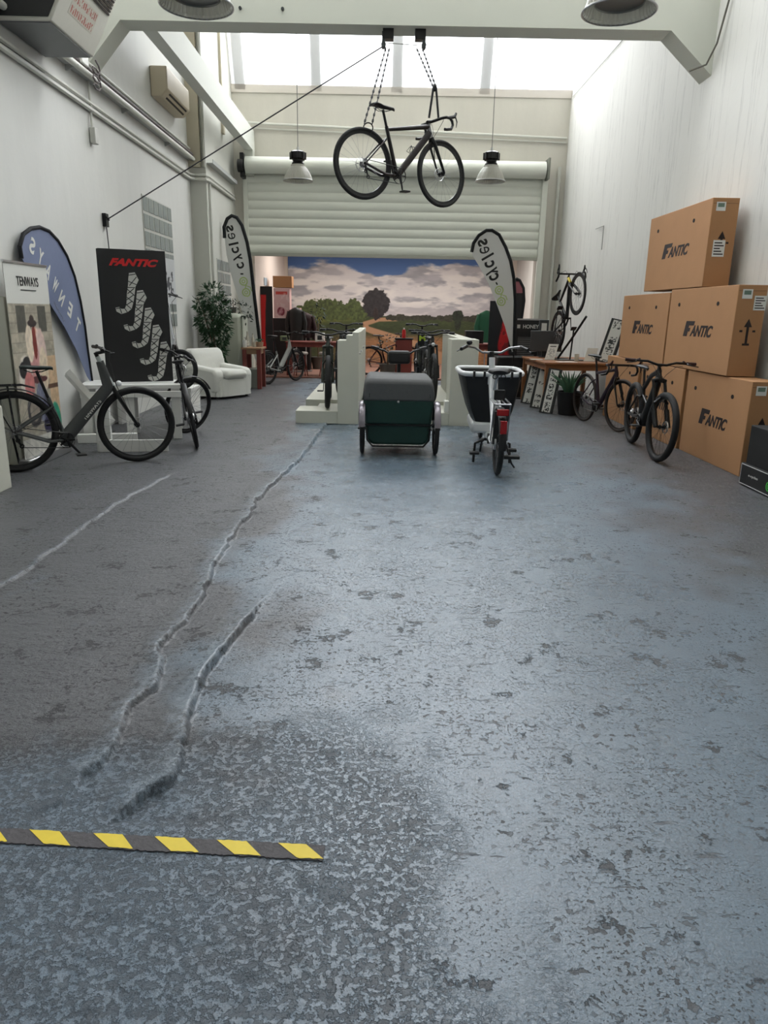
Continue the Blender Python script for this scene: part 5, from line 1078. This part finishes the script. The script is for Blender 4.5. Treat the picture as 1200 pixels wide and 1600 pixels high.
# ================================================================== OVERHEAD
def lamp(px, py, Y, label, zt):
    p = at(px, py, Y=Y); t = thing('pendant_lamp', label, 'pendant lamp', (p.x, Y, p.z), 0, 'industrial pendant lamps')
    g = MB(); n = 44; prof = [(.25, 0), (.252, .010), (.238, .025), (.224, .07), (.196, .13), (.155, .19), (.125, .22), (.12, .25)]; vs = []
    for k in range(n*2):
        a = PI*k/n; f_ = 1 if k % 2 else .975
        for r_, z in prof: vs.append((r_*f_*math.cos(a), r_*f_*math.sin(a), z))
    m_ = len(prof); N2 = n*2; g.add(vs, [(k*m_+i, ((k+1) % N2)*m_+i, ((k+1) % N2)*m_+i+1, k*m_+i+1) for k in range(N2) for i in range(m_-1)])
    sh = g.build('glass_shade', SHADE, t, smooth=False); md = sh.modifiers.new('solid', 'SOLIDIFY'); md.thickness = .004
    MB().ring((0, 0, .006), .25, .007, 48, 6, axis='z').build('rim', SIL, t)
    MB().lathe([(.001, .06), (.16, .06), (.165, .05), (.17, .06), (.12, .2), (.001, .2)], 32).build('reflector', mat('lamp_reflector', (120, 120, 116), .3, .6), t)
    g = MB(); g.lathe([(.001, .25), (.10, .25), (.105, .27), (.085, .30), (.085, .33), (.125, .34), (.125, .44), (.09, .46), (.001, .46)], 24)
    for k in range(8): a = k*PI/4; g.box((.08, -.006, .33), (.14, .006, .44), Matrix.Rotation(a, 4, 'Z'))
    g.build('housing', BLK, t, ang=30); MB().cyl((0, 0, .46), (0, 0, .52), .02).build('hook', SIL, t)
    MB().tube([(0, 0, .5), (0, 0, zt-p.z)], .006, 6).build('suspension_cable', mat('cable_grey', (120, 120, 118), .6), t)
    return t
SHADE = mat('prismatic_shade', (214, 212, 202), .18, Transmission_Weight=.35, IOR=1.4)
def roofz(y, yr, yf, zf=5.5): return 8.7+(zf-8.7)*((y-yr)/(yf-yr))
lamp(307, 10, 5.75, 'pendant lamp hanging at the top left, nearest the heater', roofz(5.75, 8.85, 2.8)); lamp(967, 20, 5.75, 'pendant lamp hanging at the top right of the photograph', roofz(5.75, 8.85, 2.8))
lamp(466, 283, 13.2, 'pendant lamp hanging left of the hanging bicycle', roofz(13.2, 16.15, 10)); lamp(766, 284, 13.2, 'pendant lamp hanging right of the hanging bicycle', roofz(13.2, 16.15, 10))
# pulleys, ropes
RP = mat('rope_dark', (54, 54, 58), .8); RPL = mat('rope_light', (170, 170, 166), .8)
pa, pb = at(606, 56, Y=9.95), at(656, 57, Y=9.95); pa.z = pb.z = 4.79
for p, lab in ((pa, 'black pulley bracket, left one under the concrete beam'), (pb, 'black pulley bracket, right one under the concrete beam')):
    s_ = -1 if p is pa else 1
    t = thing('rope_pulley', lab, 'pulley', p, 0, 'pulleys under the beam'); MB().box((-.06, -.06, -.11), (.07, .06, 0)).build('bracket', BLK, t, bevel=.004); MB().box((.05*s_-.02, -.05, -.21), (.05*s_+.02, .0, -.03)).cyl((.05*s_, -.06, -.17), (.05*s_, .03, -.17), .03, 14).build('pulley_wheel', DGRY, t)
def rope(name, label, pts, r_=.006, m=RP, knots=0, cat='rope'):
    g = MB(); g.tube(pts, r_, 6)
    if knots:
        for (a, b_) in zip(pts[:-1], pts[1:]):
            a, b_ = Vector(a), Vector(b_)
            for k in range(knots): c = a.lerp(b_, (k+.5)/knots); g.tube([c-(b_-a).normalized()*.02, c+(b_-a).normalized()*.02], r_*2.0, 6)
    o = g.build(name, m); tag(o, label, cat); return o
anch = Vector((XL+.03, 9.9, 2.58))
rope('hoist_rope', 'long taut rope from the left wall up to the pulleys', [anch, pa+Vector((-.05, -.02, -.18))], .008)
rope('hoist_rope', 'short rope strung between the two pulley brackets', [pa+Vector((.0, -.03, -.15)), pb+Vector((0, -.03, -.17))], .005, RPL)
HR = Matrix.Rotation(HYAW, 3, 'Z') @ Matrix.Rotation(HPIT, 3, 'Y'); rw = RHW+Vector((0, 0, .37))+HR @ Vector((.06, 0, -.075)); hbx = Vector(BIKE1)+HR @ Vector((.90, 0, .90))
for dx in (-.035, .035): rope('rope_sling', 'knotted rope from the left pulley to the rear wheel, %s strand' % ('outer' if dx < 0 else 'inner'), [pa+Vector((dx*.6, -.02, -.2)), rw+Vector((dx*1.2, 0, .1))], .006, RP, 14)
for dx in (-.035, .035): rope('rope_sling', 'knotted rope from the right pulley to the handlebar, %s strand' % ('inner' if dx < 0 else 'outer'), [pb+Vector((dx, -.02, -.2)), hbx+Vector((dx*.4, 0, .32)), hbx+Vector((dx*1.5, 0, .02))], .006, RP, 9)
o = MB().ring(tuple(rw+Vector((0, 0, .06))), .05, .007, 18, 6, axis='y').build('wheel_hook', BLK); tag(o, 'black hook looped round the rear tyre of the hanging bicycle', 'hook')
o = MB().ball(tuple(hbx+Vector((0, 0, .32))), .03, 8, (.8, .8, 1.4)).build('rope_block', BLK); tag(o, 'small dark pulley block on the rope above the handlebar', 'pulley block')
t = thing('wall_cleat', 'small black cleat on the left wall holding the hoist rope', 'cleat', anch); MB().box((-.03, -.05, -.08), (.02, .05, .08)).build('cleat_plate', BLK, t, bevel=.004); MB().tube([(.01, -.08, .06), (.04, 0, 0), (.01, .1, .02)], .008, 6).build('cleat_horn', BLK, t)
rope('rope_tail', 'loose end of rope dropping from the wall cleat to the black board', [anch+Vector((0, 0, -.08)), anch+Vector((.02, 0, -.6))], .007)
# pipes along the left wall
PIP = mat('pipe_white', (206, 206, 198), .5); TRAY = mat('tray_grey', (176, 178, 176), .5)
def zc_(y_slope): return 0
for k, (dz, r_) in enumerate(((0, .03), (.07, .022))):
    rope('wall_conduit', ('lower thick white conduit running along the left wall', 'upper thin white conduit running along the left wall')[k], [(XL+.035, -4.4, 3.80+dz), (XL+.035, 14.25, 3.80+dz), (XL+.10, 14.36, 3.80+dz), (XL2+.0, 14.38, 3.80+dz), (XL2+.035, 14.5, 3.80+dz), (XL2+.035, 16.85, 3.80+dz)], r_, PIP, cat='pipe')
t = thing('cable_tray', 'grey metal cable tray on the left wall above the conduits', 'cable tray', (XL, 4.9, 4.12))
MB().box((0, -9.3, -.01), (.07, 9.45, .0)).box((0, -9.3, 0), (.01, 9.45, .17)).build('tray_channel', TRAY, t)
MB().tube([(.11, -9.3, .0), (.11, 9.4, .0)], .036, 10).build('tray_pipe', PIP, t)
MB().tube([(.05, -9.3, .17), (.05, 9.4, .17)], .02, 8).build('tray_pipe', PIP, t)
g = MB(); g.tube([(.09, -9.3, .075), (.09, 9.4, .075)], .028, 7); g.build('cable_bundle', mat('cable_dark', (92, 84, 84), .7), t)
for y in (-6, -4, -2, 0, 2.4, 4.2, 6, 8): MB().prism([(0, -.07), (.02, -.07), (.15, -.01), (0, -.01)], y-.008, y+.008, 'y').build('tray_bracket', TRAY, t)
t = thing('cable_tray', 'short grey cable tray beyond the wall step on the left', 'cable tray', (XL2, 15.6, 4.1)); MB().box((0, -1.1, -.01), (.12, 1.2, .0)).box((.11, -1.1, 0), (.12, 1.2, .06)).build('tray_channel', TRAY, t)
rope('pipe_drop', 'vertical white pipe running down the wall step to the floor', [(XL2+.03, 14.55, 3.75), (XL2+.03, 14.55, .05)], .022, PIP, cat='pipe')
rope('pipe_drop', 'vertical grey pipe running up the wall step to the roof', [(XL2-.03, 14.38, 4.0), (XL2-.03, 14.38, 7.8)], .03, mat('pipe_grey', (150, 150, 140), .6), cat='pipe')
p = at(137, 130, X=XL+.02); t = thing('pull_switch', 'white pull switch hanging on a short pipe from the cable tray', 'switch', (XL+.03, p.y, 3.5)); MB().tube([(0, 0, .62), (0, 0, .08)], .016, 8).build('switch_pipe', PIP, t); MB().box((-.02, -.05, -.08), (.05, .05, .1)).build('switch_box', mat('switch_grey', (190, 190, 184), .5), t, bevel=.008)
rope('ceiling_pipe', 'thin horizontal pipe across the back wall above the shutter', [(XL2+.1, YB-.12, 5.36), (-2.7, YB-.06, 5.34), (3.85, YB-.06, 5.16)], .025, PIP, cat='pipe')
rope('ceiling_pipe', 'second thin pipe just below it across the back wall', [(-2.9, YB-.04, 5.25), (3.85, YB-.04, 5.08)], .015, PIP, cat='pipe')
rope('wall_cable', 'slack black cable hanging in the corner of the beam and the right wall', [(3.88, 9.3, 5.35), (3.86, 9.45, 5.0), (3.84, 9.6, 4.6), (3.8, 9.74, 4.42), (3.62, 9.78, 4.36)], .012, mat('cable_mid', (110, 108, 100), .7), cat='cable')
rope('wall_wire', 'thin wire running along the right wall below the skylight', [(XR-.02, YB-.2, 5.92), (XR-.02, 12.6, 5.92)], .008, RPL, cat='cable')
rope('corner_pipe', 'vertical grey pipe in the corner right of the shutter', [(3.75, YB-.06, 0), (3.75, YB-.06, 4.6)], .035, PIP, cat='pipe')
rope('wall_bracket_wire', 'angled wall bracket wire above the racing bicycle, higher one', [(XR-.03, 14.2, 3.05), (XR-.03, 13.7, 3.05), (XR-.03, 13.7, 2.65)], .008, mat('wire_pale', (168, 168, 164), .6), cat='bracket')
# louvred air conditioner and heater
p = at(240, 112, X=XL+.02); t = thing('air_conditioner', 'beige wall air conditioner with dark louvre slots high on the left wall', 'air conditioner', (XL, 12.85, 4.62))
MB().prism([(0, 0), (.16, .0), (.26, .10), (.26, .42), (0, .42)], -.55, .75, 'y').build('casing', CREAM, t, bevel=.015)
for k in range(2): MB().box((.0, -.38, 0), (.03, .62, .006), Matrix.Translation((.175+.05*k, 0, .012+.05*k)) @ Matrix.Rotation(math.radians(-45), 4, 'Y')).build('louvre_slot', mat('slot_dark', (40, 36, 32), .8), t)
t = thing('fan_heater', 'boxy white and grey fan heater on the left wall at the top', 'heater', (XL, 8.0, 4.02))
MB().prism([(.02, 0), (.52, 0), (.86, .62), (.86, .9), (.02, .9)], -.45, .55, 'y').build('casing', mat('heater_white', (206, 204, 194), .5, noise=.04), t, bevel=.01)
MB().prism([(.03, .03), (.50, .03), (.83, .62), (.83, .88), (.03, .88)], -.47, -.45, 'y').build('back_panel', BOARD, t)
MB().box((.03, -.42, -.012), (.50, .52, .0)).build('bottom_panel', mat('heater_grey', (106, 108, 110), .5), t)
sv = Vector((.34, 0, .62)).normalized(); nv = Vector((sv.z, 0, -sv.x)); HM = frame_at(Vector((.69, .05, .31))+nv*.001+Vector((0, 0, 0)), (0, 1, 0), sv)
HM2 = frame_at(Vector((.52, .0, .0)), (0, 1, 0), sv)
g = MB(); g.T = HM2
for k in range(9): g.box((-.38, .42+k*.032, .0), (.5, .42+k*.032+.018, .012))
g.build('louvre_grille', mat('grille_dark', (62, 54, 52), .6), t)
_o = HM2 @ Vector((-.24, .16, .002)); _x = (HM2.to_3x3() @ Vector((1, 0, 0))); _y = (HM2.to_3x3() @ Vector((0, 1, 0)))
def worn(u, v):
    c = np.zeros(u.shape+(3,))+np.array([206, 202, 190.]); m = (np.abs(v-.25) < .17)+(np.abs(v-.75) < .17)
    m = m*(((u*13+1.2*v) % 1) < .62)*(vnoise(u*26, v*7, 5) > .36)*(u > .04)*(u < .96); return blend(c, np.clip(m, 0, 1)*.85, (176, 92, 82))
painted('worn_print', _o, _x, _y, .56, .2, 90, 34, worn, t, thick=.001)
rope('cable_coil', 'coiled grey cable hanging from the cable tray by the heater', [(XL+.2, 9.5+.12*math.sin(k*.9), 4.22-.012*k+.05*math.cos(k*.9)) for k in range(22)], .01, mat('cable_dark', (92, 84, 84)), cat='cable')
t = thing('junction_box', 'white junction box on the left wall beside the heater', 'junction box', (XL+.02, 9.35, 4.28)); MB().box((0, -.1, -.1), (.12, .1, .12)).build('box_body', WHT, t, bevel=.01)
for x in (-1.75, -1.25): 
    o = MB().cyl((x, 9.77, 4.93), (x, 9.8, 4.93), .018, 10).build('beam_bolt', DGRY); tag(o, 'small bolt in the face of the concrete beam', 'bolt', 'bolts in the concrete beam')

# ================================================================== HAZARD TAPE ON THE FLOOR
a, b_ = at(-60, 1303, Z=0), at(506, 1334, Z=0); du = (b_-a).normalized(); dv = Vector((-du.y, du.x, 0)); ln = (b_-a).length; wd = .060
t = thing('hazard_tape', 'strip of worn yellow and grey hazard tape stuck to the floor', 'floor tape', a); Mt = frame_at((0, 0, 0), du, dv); rr = random.Random(4); n = 160
def edge(sg, z):
    return [(ln*k/n+(0), sg*(wd/2+rr.uniform(-.003, .002)), z) for k in range(n+1)]
e0, e1 = edge(-1, .004), edge(1, .004)
vs = e0+e1; vs = [Mt @ Vector(p) for p in vs]; low = [p-Vector((0, 0, .004)) for p in vs]; n1 = n+1
MB().add(vs+low, [(i, i+1, n1+i+1, n1+i) for i in range(n)]+[(2*n1+i, 2*n1+i+1, i+1, i) for i in range(n)]+[(n1+i, n1+i+1, 3*n1+i+1, 3*n1+i) for i in range(n)]+[(0, n1, 3*n1, 2*n1), (n, 2*n1+n, 3*n1+n, n1+n)]).build('tape_backing', TAPEB, t, smooth=False)
for x0, x1, X0, X1 in ((-30, -5, -10, 8), (44, 92, 65, 108), (145, 190, 167, 206), (241, 287, 266, 309), (338, 384, 365, 407), (434, 478, 462, 505)):
    pts = []
    for px in (x0, x1): pts.append((px, 1))
    def s_of(px, sg):
        y = 1303+(px+60)*.0548+(-11 if sg > 0 else 12); P_ = at(px, y, Z=.005)-a; return Vector((P_.dot(du), sg*(wd/2-.001), .0055))
    A, B_, C_, D_ = s_of(x0, 1), s_of(x1, 1), s_of(X1, -1), s_of(X0, -1); g = MB(); m_ = 8; top = []; bot = []
    for k in range(m_+1): top.append(A.lerp(B_, k/m_)+Vector((0, rr.uniform(-.003, 0), 0))); bot.append(D_.lerp(C_, k/m_)+Vector((0, rr.uniform(0, .004), 0)))
    g.T = Mt; g.add(top+bot, [(k, m_+1+k, m_+2+k, k+1) for k in range(m_)]); g.build('yellow_stripe', YEL, t, smooth=False)
